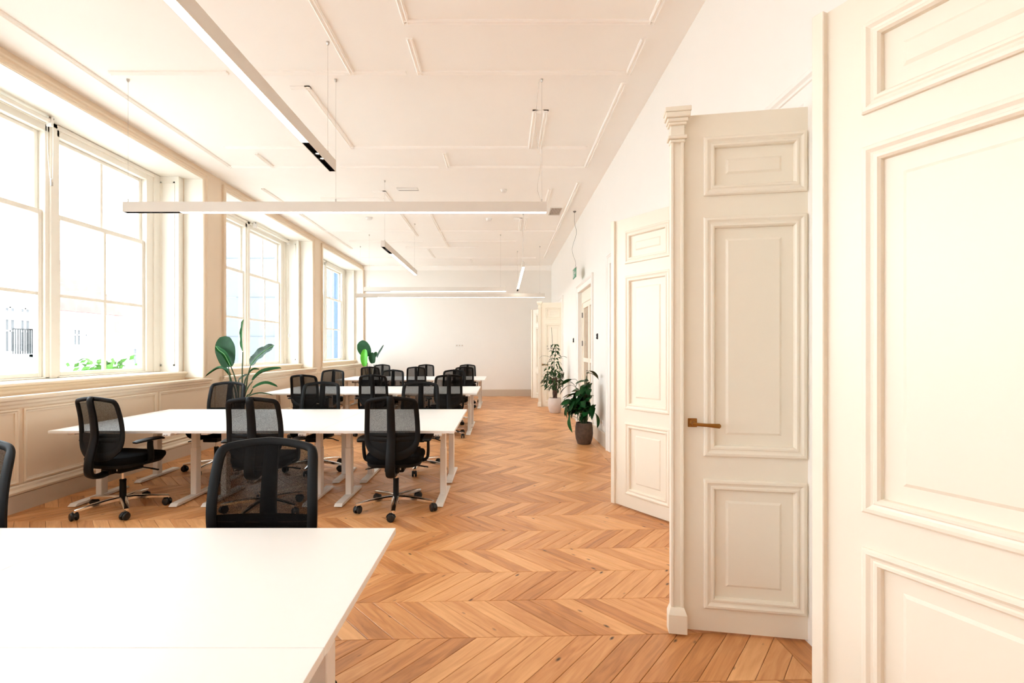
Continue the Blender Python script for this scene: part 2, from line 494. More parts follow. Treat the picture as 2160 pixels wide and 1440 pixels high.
# hall behind the doors
struct('wall_hall', MB().box(3.9, 4.0, YF, YB, 0, 3.3).box(1.76, 4.0, YF - .1, YF, 0, 3.3).box(1.76, 4.0, YB, YB + .1, 0, 3.3).box(1.76, 4.0, YF, YB, 3.2, 3.3),
       HALLW, 'plain hall walls and ceiling behind the double doors')

# ceiling battens: (x0, y0, x1, y1)
BW, BH = .026, .022
def batten(x0, y0, x1, y1):
    p, q = Vector((x0, y0, 0)), Vector((x1, y1, 0))
    d = (q - p).normalized(); s = Vector((-d.y, d.x, 0))
    prof = [(-BW, 0), (-BW, -.012), (-BW * .6, -.020), (-BW * .25, -.010), (BW * .25, -.010), (BW * .6, -.020), (BW, -.012), (BW, 0)]
    p = p - d * BW; q = q + d * BW
    vs = [p + s * a + Vector((0, 0, H + b)) for a, b in prof] + [q + s * a + Vector((0, 0, H + b)) for a, b in prof]
    n = len(prof)
    fs = [tuple(range(n)), tuple(reversed(range(n, 2 * n)))] + [(i, i + n, (i + 1) % n + n, (i + 1) % n) for i in range(n)]
    MB().add(vs, fs).build('batten_moulding', CEIL, ceiling)
for s in [
    (-3.83, -2.0, -3.83, 6.95), (-3.62, 4.58, -2.58, 4.58), (-2.27, 4.58, -1.45, 4.58), (-1.40, -1.0, -1.40, 4.58), (-1.38, 4.58, -.92, 4.58),
    (-.76, 1.0, -.76, 3.87), (-.76, 3.87, 1.17, 3.87), (-.77, 4.10, -.77, 4.58), (-.77, 4.58, 1.17, 4.58), (1.17, 1.0, 1.17, 3.87), (1.17, 4.10, 1.17, 4.58),
    (1.17, 4.78, 1.17, 6.93), (-1.91, 4.84, -1.91, 6.27), (-2.05, 4.84, -1.91, 4.84), (-1.91, 6.27, .35, 6.27), (.35, 5.32, .35, 6.27), (.35, 5.32, .47, 5.32),
    (.47, 5.32, .47, 6.27), (.47, 6.27, 1.05, 6.27), (-.76, 6.48, -.76, 6.93), (-.76, 6.93, 1.17, 6.93), (-2.25, 6.93, -.92, 6.93), (-3.23, 6.48, -3.23, 6.93),
    (-3.83, 6.93, -2.4, 6.93), (-3.5, 6.27, -2.15, 6.27), (-3.83, 7.9, -3.83, 12.5), (-3.06, 8.38, -2.05, 8.38), (-2.08, 8.02, -1.92, 8.02), (-1.92, 8.02, -1.92, 11.1),
    (-1.36, 8.9, -1.36, 12.3), (-3.83, 10.65, -1.95, 10.65), (-1.36, 10.65, 1.17, 10.65), (.36, 9.65, .36, 10.65), (.24, 9.65, .36, 9.65), (.47, 9.65, .47, 10.65),
    (-3.6, 11.66, -1.9, 11.66), (-1.36, 11.66, .3, 11.66), (-2.4, 12.35, -.6, 12.35), (-3.9, 13.75, -1.9, 13.75), (-1.8, 13.75, .9, 13.75), (1.17, 7.6, 1.17, 13.75),
    (-1.9, 12.6, -1.9, 13.75), (-.9, 14.0, -.9, 14.6), (.76, 7.9, .76, 8.5)]:
    batten(*s)

# ------------------------------------------------------------------ parquet planks
ANG = math.radians(1.9); PW, PH, PS, Y0R = .126, .357, .31, 2.44
ca, sa = math.cos(ANG), math.sin(ANG)
def to_world(x, y): return (x * ca - y * sa, x * sa + y * ca)
GAP = .0011; CH = .0022
def inset(poly, d):
    n = len(poly); out = []
    for i in range(n):
        p0, p1, p2 = Vector(poly[i - 1]), Vector(poly[i]), Vector(poly[(i + 1) % n])
        e1 = (p1 - p0).normalized(); e2 = (p2 - p1).normalized()
        n1 = Vector((-e1.y, e1.x)); n2 = Vector((-e2.y, e2.x))
        k = 1 + n1.dot(n2)
        out.append(p1 + (n1 + n2) * (d / max(k, .25)))
    return out
def plank_geo(poly):
    a = inset(poly, GAP); b = inset(poly, GAP + CH); n = len(poly)
    vs = [(p.x, p.y, -.0125) for p in a] + [(p.x, p.y, -.0016) for p in a] + [(p.x, p.y, 0) for p in b]
    fs = [tuple(range(2 * n, 3 * n))]
    for r in range(2):
        for i in range(n):
            j = (i + 1) % n
            fs.append((r * n + i, r * n + j, (r + 1) * n + j, (r + 1) * n + i))
    return vs, fs
def clip(poly, f):
    out = []
    for i in range(len(poly)):
        p, q = poly[i - 1], poly[i]; fp, fq = f(p), f(q)
        if (fp >= 0) != (fq >= 0):
            t = fp / (fp - fq); out.append((p[0] + (q[0] - p[0]) * t, p[1] + (q[1] - p[1]) * t))
        if fq >= 0: out.append(q)
    return out
def uv_for(d):
    return lambda x, y: (x * d[0] + y * d[1], -x * d[1] + y * d[0])
XB = 1.352
def set_uv(me, fn):
    uvl = me.uv_layers.new(name='UVMap')
    for l in me.loops:
        c = me.vertices[l.vertex_index].co; uvl.data[l.index].uv = fn(c.x, c.y)
def in_view(x, y):
    if y < 2.05: return False
    px = 1060 + x * 1040 / y; py = 738 + 1.42 * 1040 / y
    if not (0 < px < 1740 and py < 1450): return False
    if py > 1106 and px < 835 - .592 * (py - 1108): return False
    if px > 1412 and 1060 < py < 1330: return False
    return True
base_meshes = {}
for d in (1, -1):
    poly = [(0, 0), (PW, 0), (PW + PS, PH), (PS, PH)] if d == 1 else [(PS, 0), (PS + PW, 0), (PW, PH), (0, PH)]
    vs, fs = plank_geo(poly)
    me = bpy.data.meshes.new('plank'); me.from_pydata(vs, [], fs); me.materials.append(OAK)
    dd = Vector((d * PS, PH)).normalized(); set_uv(me, uv_for(dd)); base_meshes[d] = (me, poly, uv_for(dd))
cands = []
for k in range(-23, 38):
    d = -1 if k % 2 == 0 else 1
    yb = Y0R + k * PH
    for i in range(-40, 20):
        xb = i * PW + (.05 if d == 1 else .02) - .155
        _, poly, uvf = base_meshes[d]
        wpoly = [to_world(x + xb, y + yb) for x, y in poly]
        cl = wpoly
        for f in (lambda p: XB - p[0], lambda p: p[0] - XL, lambda p: p[1] - YF, lambda p: YB - p[1]):
            cl = clip(cl, f)
            if len(cl) < 3: break
        if len(cl) < 3: continue
        cx = sum(p[0] for p in cl) / len(cl); cy = sum(p[1] for p in cl) / len(cl)
        whole = all(p in cl for p in wpoly) and len(cl) == 4
        cands.append((cy, cx, d, xb, yb, whole, cl))
vis = sorted([c for c in cands if in_view(c[1], c[0])], key=lambda c: c[0] * c[0] + c[1] * c[1])[:295]
vis_ids = set(id(c) for c in vis)
for c in vis:
    cy, cx, d, xb, yb, whole, cl = c
    me, poly, uvf = base_meshes[d]
    if whole:
        link('plank', me, floor, (*to_world(xb, yb), 0), ANG)
    else:
        area = sum(cl[i - 1][0] * cl[i][1] - cl[i][0] * cl[i - 1][1] for i in range(len(cl))) / 2
        if abs(area) < .0006: continue
        vs, fs = plank_geo([(p[0] - cx, p[1] - cy) for p in cl])
        m2 = bpy.data.meshes.new('plank'); m2.from_pydata(vs, [], fs); m2.materials.append(OAK)
        dd = Vector((d * PS, PH)).normalized(); dd = Vector((dd.x * ca - dd.y * sa, dd.x * sa + dd.y * ca)); set_uv(m2, uv_for(dd))
        link('plank', m2, floor, (cx, cy, 0))
AV, AF, AUV, AT = [], [], [], []
def add_field(poly, dd, off, t):
    vs, fs = plank_geo(poly); o = len(AV)
    AV.extend(vs); f = uv_for(dd)
    for q in fs:
        AF.append(tuple(i + o for i in q)); AT.append(t)
        for i in q: AUV.append(f(vs[i][0] - off[0], vs[i][1] - off[1]))
for c in cands:
    if id(c) in vis_ids: continue
    cy, cx, d, xb, yb, whole, cl = c
    area = sum(cl[i - 1][0] * cl[i][1] - cl[i][0] * cl[i - 1][1] for i in range(len(cl))) / 2
    if abs(area) < .0006: continue
    dd = Vector((d * PS, PH)).normalized(); dd = Vector((dd.x * ca - dd.y * sa, dd.x * sa + dd.y * ca))
    add_field(cl, dd, (cx, cy), R.random())
me = bpy.data.meshes.new('plank_field'); me.from_pydata(AV, [], AF); me.materials.append(OAKF)
uvl = me.uv_layers.new(name='UVMap')
for i, q in enumerate(AUV): uvl.data[i].uv = q
at = me.attributes.new('tone', 'FLOAT', 'FACE')
for i, t in enumerate(AT): at.data[i].value = t
tag(link('plank_field', me, floor), kind='stuff')
y = YF
while y < YB - .01:                                       # straight border boards along the door wall
    L_ = min(R.uniform(1.5, 2.3), YB - y)
    vs, fs = plank_geo([(XB - XB, 0), (XR - XB, 0), (XR - XB, L_), (0, L_)])
    m2 = bpy.data.meshes.new('border_plank'); m2.from_pydata(vs, [], fs); m2.materials.append(OAK); set_uv(m2, uv_for(Vector((0, 1))))
    link('border_plank', m2, floor, (XB, y, 0)); y += L_
for a, b, zt in OPEN:                                     # boards through the doorways into the hall
    pass
vs, fs = plank_geo([(0, 0), (2.4, 0), (2.4, YB - YF), (0, YB - YF)])
m2 = bpy.data.meshes.new('hall_board'); m2.from_pydata(vs, [], fs); m2.materials.append(OAK); set_uv(m2, uv_for(Vector((0, 1))))
link('hall_board', m2, floor, (1.501, YF, -.001))

# ------------------------------------------------------------------ sash windows
XG = -4.87
def sash(parent, y0, y1, z0, z1, rows, cols, x, rail_t, rail_b, stile):
    m = MB()
    m.box(x - .02, x + .02, y0, y0 + stile, z0, z1).box(x - .02, x + .02, y1 - stile, y1, z0, z1)
    m.box(x - .022, x + .022, y0 + stile, y1 - stile, z0, z0 + rail_b).box(x - .022, x + .022, y0 + stile, y1 - stile, z1 - rail_t, z1)
    s = m.build('sash', WINP, parent, bev=.004)
    gy0, gy1, gz0, gz1 = y0 + stile, y1 - stile, z0 + rail_b, z1 - rail_t
    bars = MB()
    for i in range(1, cols):
        yy = gy0 + (gy1 - gy0) * i / cols; bars = MB().box(x - .015, x + .015, yy - .018, yy + .018, gz0, gz1); bars.build('glazing_bar', WINP, s)
    for i in range(1, rows):
        zz = gz0 + (gz1 - gz0) * i / rows; MB().box(x - .0151, x + .0151, gy0, gy1, zz - .017, zz + .017).build('glazing_bar', WINP, s)
    for i in range(cols):
        for j in range(rows):
            ya, yb = gy0 + (gy1 - gy0) * i / cols, gy0 + (gy1 - gy0) * (i + 1) / cols
            za, zb = gz0 + (gz1 - gz0) * j / rows, gz0 + (gz1 - gz0) * (j + 1) / rows
            MB().box(x - .002, x + .002, ya, yb, za, zb).build('pane', GLASS, s)
for n, c in enumerate(WC + [1.23, -2.82]):
    m = MB()
    z0, z1 = 1.12, 3.852
    for s in (-1, 1):
        m.box(-4.95, -4.82, *sorted((c + s * 1.40, c + s * HI)), z0, z1)
        m.box(-4.93, -4.80, *sorted((c + s * 1.52, c + s * (HI - .001))), z0, z1 - .002)
    m.box(-4.95, -4.82, c - .085, c + .085, z0, z1)
    m.box(-4.93, -4.80, c - .04, c + .04, z0, z1 - .001)
    m.box(-4.95, -4.82, c - 1.40, c + 1.40, 3.73, z1)
    m.box(-4.94, -4.80, c - 1.52, c + 1.52, 3.80, z1 - .003)
    m.box(-4.95, -4.82, c - 1.40, c + 1.40, z0, 1.135)
    labels = ['large white sash window nearest the viewer, houses showing through its panes', 'middle white sash window behind the tall potted bird-of-paradise',
              'farthest white sash window next to the end wall', 'white sash window beside the viewer, unseen and added to let in daylight', 'white sash window behind the viewer, unseen and added to brighten the doors']
    w = struct('window_%d' % (n + 1), m, WINP, labels[n], bev=.004)
    for s in (-1, 1):
        ya, yb = sorted((c + s * .086, c + s * 1.399))
        sash(w, ya, yb, 1.136, 2.90, 2, 2, XG, .055, .045, .045)
        sash(w, ya, yb, 2.862, 3.729, 1, 2, XG - .042, .04, .05, .045)

# ------------------------------------------------------------------ roller blinds
def blind(y0, y1, label, chain_end, chain_bottom):
    t = thing('roller_blind', label, 'blind', (-4.72, (y0 + y1) / 2, 3.80), 0, 'rolled up blinds over the windows')
    h = (y1 - y0) / 2
    MB().lathe([(.026, -h + .02), (.026, h - .02)], n=14, axis='y').build('roller_tube', WINP, t, smooth=True)
    for s in (-1, 1):
        m = MB().box(-.030, .030, s * h - .012, s * h + .012, -.05, .052)
        m.lathe([(.034, s * h - .016), (.034, s * h + .016)], n=12, axis='y')
        m.build('bracket', WHITEP, t, bev=.003)
        MB().lathe([(.008, s * h - .022), (.008, s * h + .022)], c=(.02, 0, .035), n=8, axis='y').build('bracket_bolt', GREY, t)
    e = chain_end * h
    L_ = chain_bottom
    pts = catmull([(.034, e, 0), (.036, e, L_ * .5), (.030, e, L_ + .02), (.018, e + .012, L_), (.004, e, L_ + .03), (-.02, e, L_ * .5), (-.028, e, 0)], 6)
    MB().tube(pts, .0035, 6).build('pull_chain', WINP, t)
    MB().box(.012, .028, e - .012, e + .012, L_ - .05, L_ + .03).build('chain_tensioner', STEEL, t, bev=.003)
    return t
blind(3.72, 5.14, 'rolled up white roller blind over near half of the large window', 1, -.62)
blind(9.40, 10.86, 'rolled up white roller blind with long chain over the middle window', 1, -2.05)

# ------------------------------------------------------------------ panelled door leaves
DPROF = [(0, 0), (0, .010), (.006, .015), (.016, .016), (.026, .009), (.033, .007), (.038, .011), (.046, .011), (.053, .003), (.055, -.012)]
PANELS = [(.13, .775), (.89, 2.083), (2.19, 2.484)]
def door_leaf(name, free, hinge, label, strip, handle=False, front=1, tilt=0.0):
    hx, hy = hinge; fx, fy = free
    w = math.hypot(fx - hx, fy - hy)
    rz = math.atan2(fy - hy, fx - hx)
    TH = .020; zt = 2.60; z0 = .014; mg = .128
    m = MB()
    m.box(0, mg, -TH, TH, z0, zt).box(w - mg, w, -TH, TH, z0, zt)
    cur = z0
    for a, b in PANELS:
        m.box(mg, w - mg, -TH, TH, cur, a); cur = b
    m.box(mg, w - mg, -TH, TH, cur, zt)
    o = struct(name, m, DOORP, label)
    o.location = (hx, hy, 0); o.rotation_euler = (0, tilt, rz)
    for a, b in PANELS:
        p = MB().box(mg, w - mg, -.008, .008, a, b)
        for s in (-1, 1):
            i1 = .055 + .052; i2 = i1 + .012
            vs = [(mg + i1, s * .0075, a + i1), (w - mg - i1, s * .0075, a + i1), (w - mg - i1, s * .0075, b - i1), (mg + i1, s * .0075, b - i1),
                  (mg + i2, s * .0145, a + i2), (w - mg - i2, s * .0145, a + i2), (w - mg - i2, s * .0145, b - i2), (mg + i2, s * .0145, b - i2)]
            p.add(vs, [(4, 5, 6, 7), (0, 1, 5, 4), (1, 2, 6, 5), (2, 3, 7, 6), (3, 0, 4, 7)])
        p.build('panel', DOORP, o)
        for s in (-1, 1):
            MB().moulding(mg, w - mg, a, b, DPROF, s, s * TH).build('panel_moulding', DOORP, o)
    s = front
    def yb(lo, hi): return sorted((s * lo, s * hi))
    if strip == 'pilaster':
        x0, x1 = w - .028, w + .034
        st = MB().box(x0, x1, *yb(TH - .012, TH + .026), .12, 2.46)
        for xa, xb in ((x0, x0 + .014), (x1 - .014, x1)): st.box(xa, xb, *yb(TH + .026, TH + .034), .12, 2.46)
        pl = st.build('pilaster_strip', DOORP, o, bev=.002)
        xm = (x0 + x1) / 2
        cp = MB()
        for (hw, d, za, zb) in ((.036, .042, 2.455, 2.47), (.046, .052, 2.47, 2.487), (.034, .040, 2.487, 2.54), (.044, .050, 2.54, 2.553), (.050, .056, 2.553, 2.572), (.058, .066, 2.572, 2.598), (.062, .070, 2.598, 2.622)):
            cp.box(xm - hw, xm + hw, *yb(TH - .008, TH + d), za, zb)
        cp.build('capital', DOORP, pl, bev=.003)
        bs = MB().box(xm - .044, xm + .044, *yb(TH - .008, TH + .056), .014, .105)
        vs = [(xm - .044, s * (TH - .008), .105), (xm + .044, s * (TH - .008), .105), (xm + .044, s * (TH + .056), .105), (xm - .044, s * (TH + .056), .105),
              (xm - .032, s * (TH - .008), .135), (xm + .032, s * (TH - .008), .135), (xm + .032, s * (TH + .036), .135), (xm - .032, s * (TH + .036), .135)]
        bs.add(vs, [(0, 1, 5, 4), (1, 2, 6, 5), (2, 3, 7, 6), (3, 0, 4, 7), (4, 5, 6, 7)])
        bs.build('plinth_block', DOORP, pl)
    else:
        MB().box(w - .012, w + .030, *yb(TH - .030, TH + .022), z0, zt + .002).build('astragal_strip', DOORP, o, bev=.003)
    if handle:
        hxp, hz = w - .075, 1.055
        hd = MB().box(hxp - .022, hxp + .022, *yb(TH, TH + .006), hz - .022, hz + .022).build('door_handle', BRASS, o, bev=.002)
        MB().lathe([(.016, s * TH), (.016, s * (TH + .012)), (.010, s * (TH + .018)), (.010, s * (TH + .05))], c=(hxp, 0, hz), n=14, axis='y').build('handle_neck', BRASS, hd, smooth=True)
        yy = s * (TH + .048)
        pts = [(hxp + .008, yy, hz), (hxp - .02, yy, hz - .003), (hxp - .06, yy, hz - .005), (hxp - .10, yy, hz - .007), (hxp - .118, yy, hz - .008), (hxp - .124, yy, hz - .008)]
        MB().sweep(pts, (0, 0, 1), [.009, .008, .0085, .011, .012, .006], [.008, .007, .007, .008, .008, .004], 10).build('lever', BRASS, hd, smooth=True)
    return o
# front: side (+1/-1) of leaf-local y that carries strip/handle. local x runs hinge->free
door_leaf('door_1', (1.150, 1.745), (1.472, 1.055), 'nearest white panelled door leaf, cut off by the picture edge', 'plain', front=1, tilt=0)
door_leaf('door_2', (0.885, 2.515), (1.605, 2.392), 'beige panelled door leaf with fluted pilaster edge and brass lever handle', 'pilaster', handle=True, front=1, tilt=0)
door_leaf('door_3', (1.050, 4.550), (1.462, 3.935), 'white panelled door leaf folded back just past the beige door', 'plain', front=1)
d5 = door_leaf('door_4', (0.935, 12.33), (1.60, 12.20), 'far beige panelled door leaf behind the plant in the pale pot', 'pilaster', handle=True, front=1)
door_leaf('door_5', (0.890, 14.53), (1.440, 14.04), 'farthest white door leaf folded back near the end wall', 'plain', front=1)
door_leaf('door_6', (1.56, 6.165), (1.56, 5.485), 'closed white door leaf behind the folded white leaf, hinge side', 'plain', front=-1)
door_leaf('door_7', (1.56, 6.235), (1.56, 6.845), 'closed white door leaf beside the dark potted plant', 'plain', front=1)

# door number on the far beige door
fc = bpy.data.curves.new('door_number', 'FONT'); fc.body = '2.1'; fc.size = .16; fc.extrude = .001; fc.align_x = 'CENTER'
tmp = bpy.data.objects.new('tmp_text', fc); COL.objects.link(tmp)
bpy.context.view_layer.update()
dg = bpy.context.evaluated_depsgraph_get()
nm = bpy.data.meshes.new_from_object(tmp.evaluated_get(dg)); bpy.data.objects.remove(tmp)
nm.materials.clear(); nm.materials.append(INK)
num = link('door_number', nm, d5)
num.rotation_euler = (PI / 2, 0, PI); num.location = (.455, .0165, 1.44)

# glazed double door in the long wall
m = MB()
a, b, zt = OPEN[3]
m.box(1.56, 1.62, a + .002, a + .08, 0.01, zt).box(1.56, 1.62, b - .08, b - .002, 0.01, zt).box(1.56, 1.62, a + .08, b - .08, zt - .22, zt)
gd = struct('door_8', m, DOORP, 'glazed door with frame shading put in as grey strips, in the long white wall behind the dark plant', bev=.003)
mid = (a + b) / 2
for ya, yb in ((a + .082, mid - .004), (mid + .004, b - .082)):
    lf = MB().box(1.575, 1.612, ya, ya + .07, .012, zt - .222).box(1.575, 1.612, yb - .07, yb, .012, zt - .222)
    lf.box(1.575, 1.612, ya + .07, yb - .07, .012, .22).box(1.575, 1.612, ya + .07, yb - .07, 1.19, 1.27).box(1.575, 1.612, ya + .07, yb - .07, zt - .32, zt - .222)
    l_ = lf.build('leaf', DOORP, gd, bev=.003)
    for za, zb in ((.22, 1.19), (1.27, zt - .32)):
        MB().box(1.590, 1.594, ya + .07, yb - .07, za, zb).build('pane', GLASS, l_)
        MB().box(1.586, 1.600, ya + .071, ya + .10, za, zb).build('pane_shade_strip', GREY, l_)  # grey strip stands in for reveal shading beside the pane
    for z in (.5, 1.55, 2.1):
        MB().lathe([(.011, z - .05), (.011, z + .05)], c=(1.562, ya - .003 if ya < mid - .3 else yb + .003, 0), n=8).build('hinge', GREY, l_)
MB().box(1.553, 1.56, a + .02, a + .06, .012, zt - .05).build('jamb_shade_strip', GREY, gd)  # shade on the near jamb, put in as a grey strip

# ------------------------------------------------------------------ small wall and ceiling fittings
def plate(y, z, label):
    t = thing('card_reader', label, 'access reader', (XR, y, z), 0, 'black access readers beside the glazed door')
    MB().box(-.016, 0, -.042, -.008, -.045, .045).build('reader_plate', BLACK, t, bev=.004)
    MB().box(-.012, 0, .030, .064, -.040, .040).build('button_plate', BLACK, t, bev=.004)
    MB().lathe([(.012, -.016), (.012, -.011)], c=(0, .047, 0), n=14, axis='x').build('button', WHITEP, t)
plate(7.78, 1.635, 'pair of small black wall plates on the near side of the glazed door')
plate(10.38, 1.625, 'pair of small black wall plates on the far side of the glazed door')

def socket(loc, rotz, n, label, name='wall_socket'):
    t = thing(name, label, 'socket', loc, rotz)
    W = .082 * n
    MB().box(-W / 2, W / 2, -.010, 0, -.041, .041).build('face_plate', WHITEP, t, bev=.004)
    for i in range(n):
        cx = -W / 2 + .041 + i * .082
        if name == 'wall_socket' or i < 2:
            MB().lathe([(.021, -.0115), (.019, -.0095), (.019, -.003)], c=(cx, 0, 0), n=16, axis='y').build('outlet', SKIRT, t)
            MB().box(cx - .010, cx - .006, -.0098, -.0090, -.002, .002).box(cx + .006, cx + .010, -.0098, -.0090, -.002, .002).build('pin_hole', INK, t)
    return t
socket((-1.32, YB, 1.56), 0, 3, 'white triple socket plate on the far end wall', 'wall_socket')
socket((XR, 7.42, .33), PI / 2 * -1, 2, 'white double socket above skirting beside the dark potted plant')

def ceil_thing(name, label, cat, loc): return thing(name, label, cat, loc)
t = ceil_thing('vent_grille', 'square ceiling air grille near the long white wall', 'vent', (.98, 9.16, H))
MB().box(-.115, -.10, -.25, .25, -.012, 0).box(.10, .115, -.25, .25, -.012, 0).box(-.10, .10, -.25, -.235, -.012, 0).box(-.10, .10, .235, .25, -.012, 0).build('frame', WHITEP, t)
MB().box(-.10, .10, -.235, .235, -.002, 0).build('dark_opening', GREY, t)
for i in range(7):
    x = -.10 + .2 * (i + .5) / 7; MB().box(x - .006, x + .006, -.235, .235, -.010, -.003).build('slat', SKIRT, t)
for i in range(5):
    yy = -.235 + .47 * (i + .5) / 5; MB().box(-.10, .10, yy - .006, yy + .006, -.008, -.003).build('cross_bar', SKIRT, t)
t = ceil_thing('slot_diffuser', 'narrow white slot diffuser on the ceiling behind the long pendant lamp', 'vent', (-1.52, 7.9, H))
MB().box(-.17, .17, -.07, .07, -.012, 0).build('frame', WHITEP, t, bev=.004)
MB().box(-.15, .165, .030, .045, -.014, -.011).build('slot', GREY, t)
def disc(name, loc, r, h, label):
    t = ceil_thing(name, label, 'detector', loc)
    MB().lathe([(r, 0), (r, -h * .4), (r * .8, -h), (r * .3, -h * 1.1)], n=20).build('housing', WHITEP, t, smooth=True)
    MB().lathe([(r * 1.15, 0), (r * 1.15, -.006)], n=20).build('base_ring', WHITEP, t)
disc('smoke_detector', (.02, 7.94, H), .05, .04, 'white ceiling detector behind the cord end of long lamp')
disc('smoke_detector', (-.27, 9.68, H), .06, .045, 'white ceiling detector left of the ceiling air grille, farther in')
disc('smoke_detector', (-2.6, 9.6, H), .06, .045, 'white ceiling detector above the row of windows')

# hanging exit sign
t = thing('exit_sign', 'green exit sign hanging on curly cord by the long wall', 'sign', (1.34, 9.17, 2.84))
MB().box(-.006, .006, -.18, .18, -.085, .085).build('sign_plate', GREENS, t, bev=.002)
fig = MB()
xx = -.0075
def q(pts): fig.add([(xx, y_, z_) for y_, z_ in pts] + [(xx + .001, y_, z_) for y_, z_ in pts], [tuple(range(len(pts))), tuple(reversed(range(len(pts), 2 * len(pts))))])
q([(.15, -.065), (.15, .065), (.075, .065), (.075, -.065)])                    # doorway
q([(-.16, 0), (-.11, .05), (-.11, .02), (-.06, .02), (-.06, -.02), (-.11, -.02), (-.11, -.05)])   # arrow
q([(.045, .05), (.025, .065), (.005, .05), (.025, .035)])
q([(.03, .03), (.0, .025), (-.01, -.005), (.02, -.01)])
q([(.02, -.01), (.0, -.012), (-.03, -.06), (-.015, -.065)])
q([(.015, -.01), (.04, -.03), (.035, -.065), (.02, -.06)])
fig.build('pictogram', WHITEP, t)
MB().box(-.014, .014, -.18, .18, .085, .105).build('sign_rail', WHITEP, t, bev=.003)
MB().tube(catmull([(0, 0, .105), (.02, -.02, .19), (-.045, 0, .45), (.035, .01, .75), (-.0, 0, .95), (-.005, 0, 1.16)], 8), .0035, 6).build('cord', GREY, t)
MB().lathe([(.03, 1.16), (.03, 1.15), (.012, 1.13)], n=12).build('ceiling_rose', GREY, t)

# ------------------------------------------------------------------ linear pendant lamps
def lamp(label, axis, cross, s0, s1, z0, module=None, cords=(), wires=None, w=.058, h=.095):
    """axis 'y' or 'x': bar runs along it between s0 and s1 at 'cross'. module: (start,end)"""
    cx = (cross, (s0 + s1) / 2) if axis == 'y' else ((s0 + s1) / 2, cross)
    t = thing('linear_pendant_lamp', label, 'lamp', (cx[0], cx[1], z0), PI / 2 if axis == 'y' else 0, 'slim linear pendant lamps')
    L_ = (s1 - s0) / 2; mid_ = (s0 + s1) / 2
    hw = w / 2
    m = MB().box(-L_, L_, -hw, -hw + .004, 0, h).box(-L_, L_, hw - .004, hw, 0, h).box(-L_, L_, -hw + .004, hw - .004, h - .006, h)
    m.box(-L_, -L_ + .004, -hw + .004, hw - .004, 0, h - .006).box(L_ - .004, L_, -hw + .004, hw - .004, 0, h - .006)
    m.build('housing', LAMPW, t)
    a0, a1 = -L_ + .004, L_ - .004
    if module:
        ma, mb_ = module[0] - mid_, module[1] - mid_
        if ma <= a0 + .02: d0, d1 = mb_, a1
        else: d0, d1 = a0, ma
        ma, mb_ = max(ma, a0), min(mb_, a1)
        k = MB().box(ma, mb_, -hw + .004, hw - .004, .034, .038)
        k.box(ma, mb_, -hw + .004, -hw + .006, .001, .036).box(ma, mb_, hw - .006, hw - .004, .001, .036)
        k.box(ma, ma + .004, -hw + .006, hw - .006, .001, .036).box(mb_ - .004, mb_, -hw + .006, hw - .006, .001, .036)
        sp = k.build('spot_module', BLACK, t)
        c_ = (ma + mb_) / 2
        for dx in (-.05, .05):
            MB().lathe([(.018, .012), (.022, .034)], c=(c_ + dx, 0, 0), n=14, cap=False).build('spot_cup', BLACK, sp)
            MB().lathe([(.016, .020), (.016, .030)], c=(c_ + dx, 0, 0), n=14).build('spot_lens', SPOT, sp)
    else: d0, d1 = a0, a1
    MB().box(d0, d1, -hw + .004, hw - .004, -.001, .010).build('diffuser', LED, t)
    top = H - z0
    for s in (wires or (-L_ + .12, L_ - .12)):
        MB().tube([(s, 0, h), (s, 0, top - .01)], .0012, 5).build('suspension_wire', STEEL, t)
        MB().lathe([(.006, h), (.006, h + .035)], c=(s, 0, 0), n=8).build('wire_gripper', STEEL, t)
        MB().lathe([(.014, top), (.014, top - .012), (.006, top - .028)], c=(s, 0, 0), n=10).build('ceiling_fixing', STEEL, t)
    for (s, amp) in cords:
        pts = catmull([(s, 0, h), (s + amp * .8, .01, h + (top - h) * .12), (s + amp * .2, 0, h + (top - h) * .35), (s + amp * 1.2, 0, h + (top - h) * .62), (s + amp * .5, 0, top)], 8)
        MB().tube(pts, .0028, 6).build('power_cord', LAMPW, t)
    return t
lamp('long pendant lamp over the nearest desk running towards the viewer', 'y', -1.463, .25, 4.25, 2.957, (3.65, 4.25), wires=(-1.7, 1.88))
lamp('long pendant lamp hung crosswise above the second desk row', 'x', 4.70, -3.60, .42, 2.73, (-3.60, -3.06), cords=((1.965, -.05),), wires=(-1.98, .0, 1.965))
lamp('pendant lamp running lengthwise between the windows and third desk row', 'y', -1.795, 7.39, 10.2, 2.967, (7.39, 7.95))
lamp('crosswise pendant lamp above the space before the last desk row, higher of two far bars', 'x', 11.03, -3.10, .074, 2.73, (-3.10, -2.5))
lamp('farthest crosswise pendant lamp near the end wall, lower of two far bars', 'x', 12.27, -3.66, 1.05, 2.73, (-3.66, -3.1))
lamp('pendant lamp running lengthwise beside the long wall above the walkway', 'y', .39, 9.2, 13.0, 2.967, (12.5, 13.0), cords=((-1.80, .16),), w=.05)

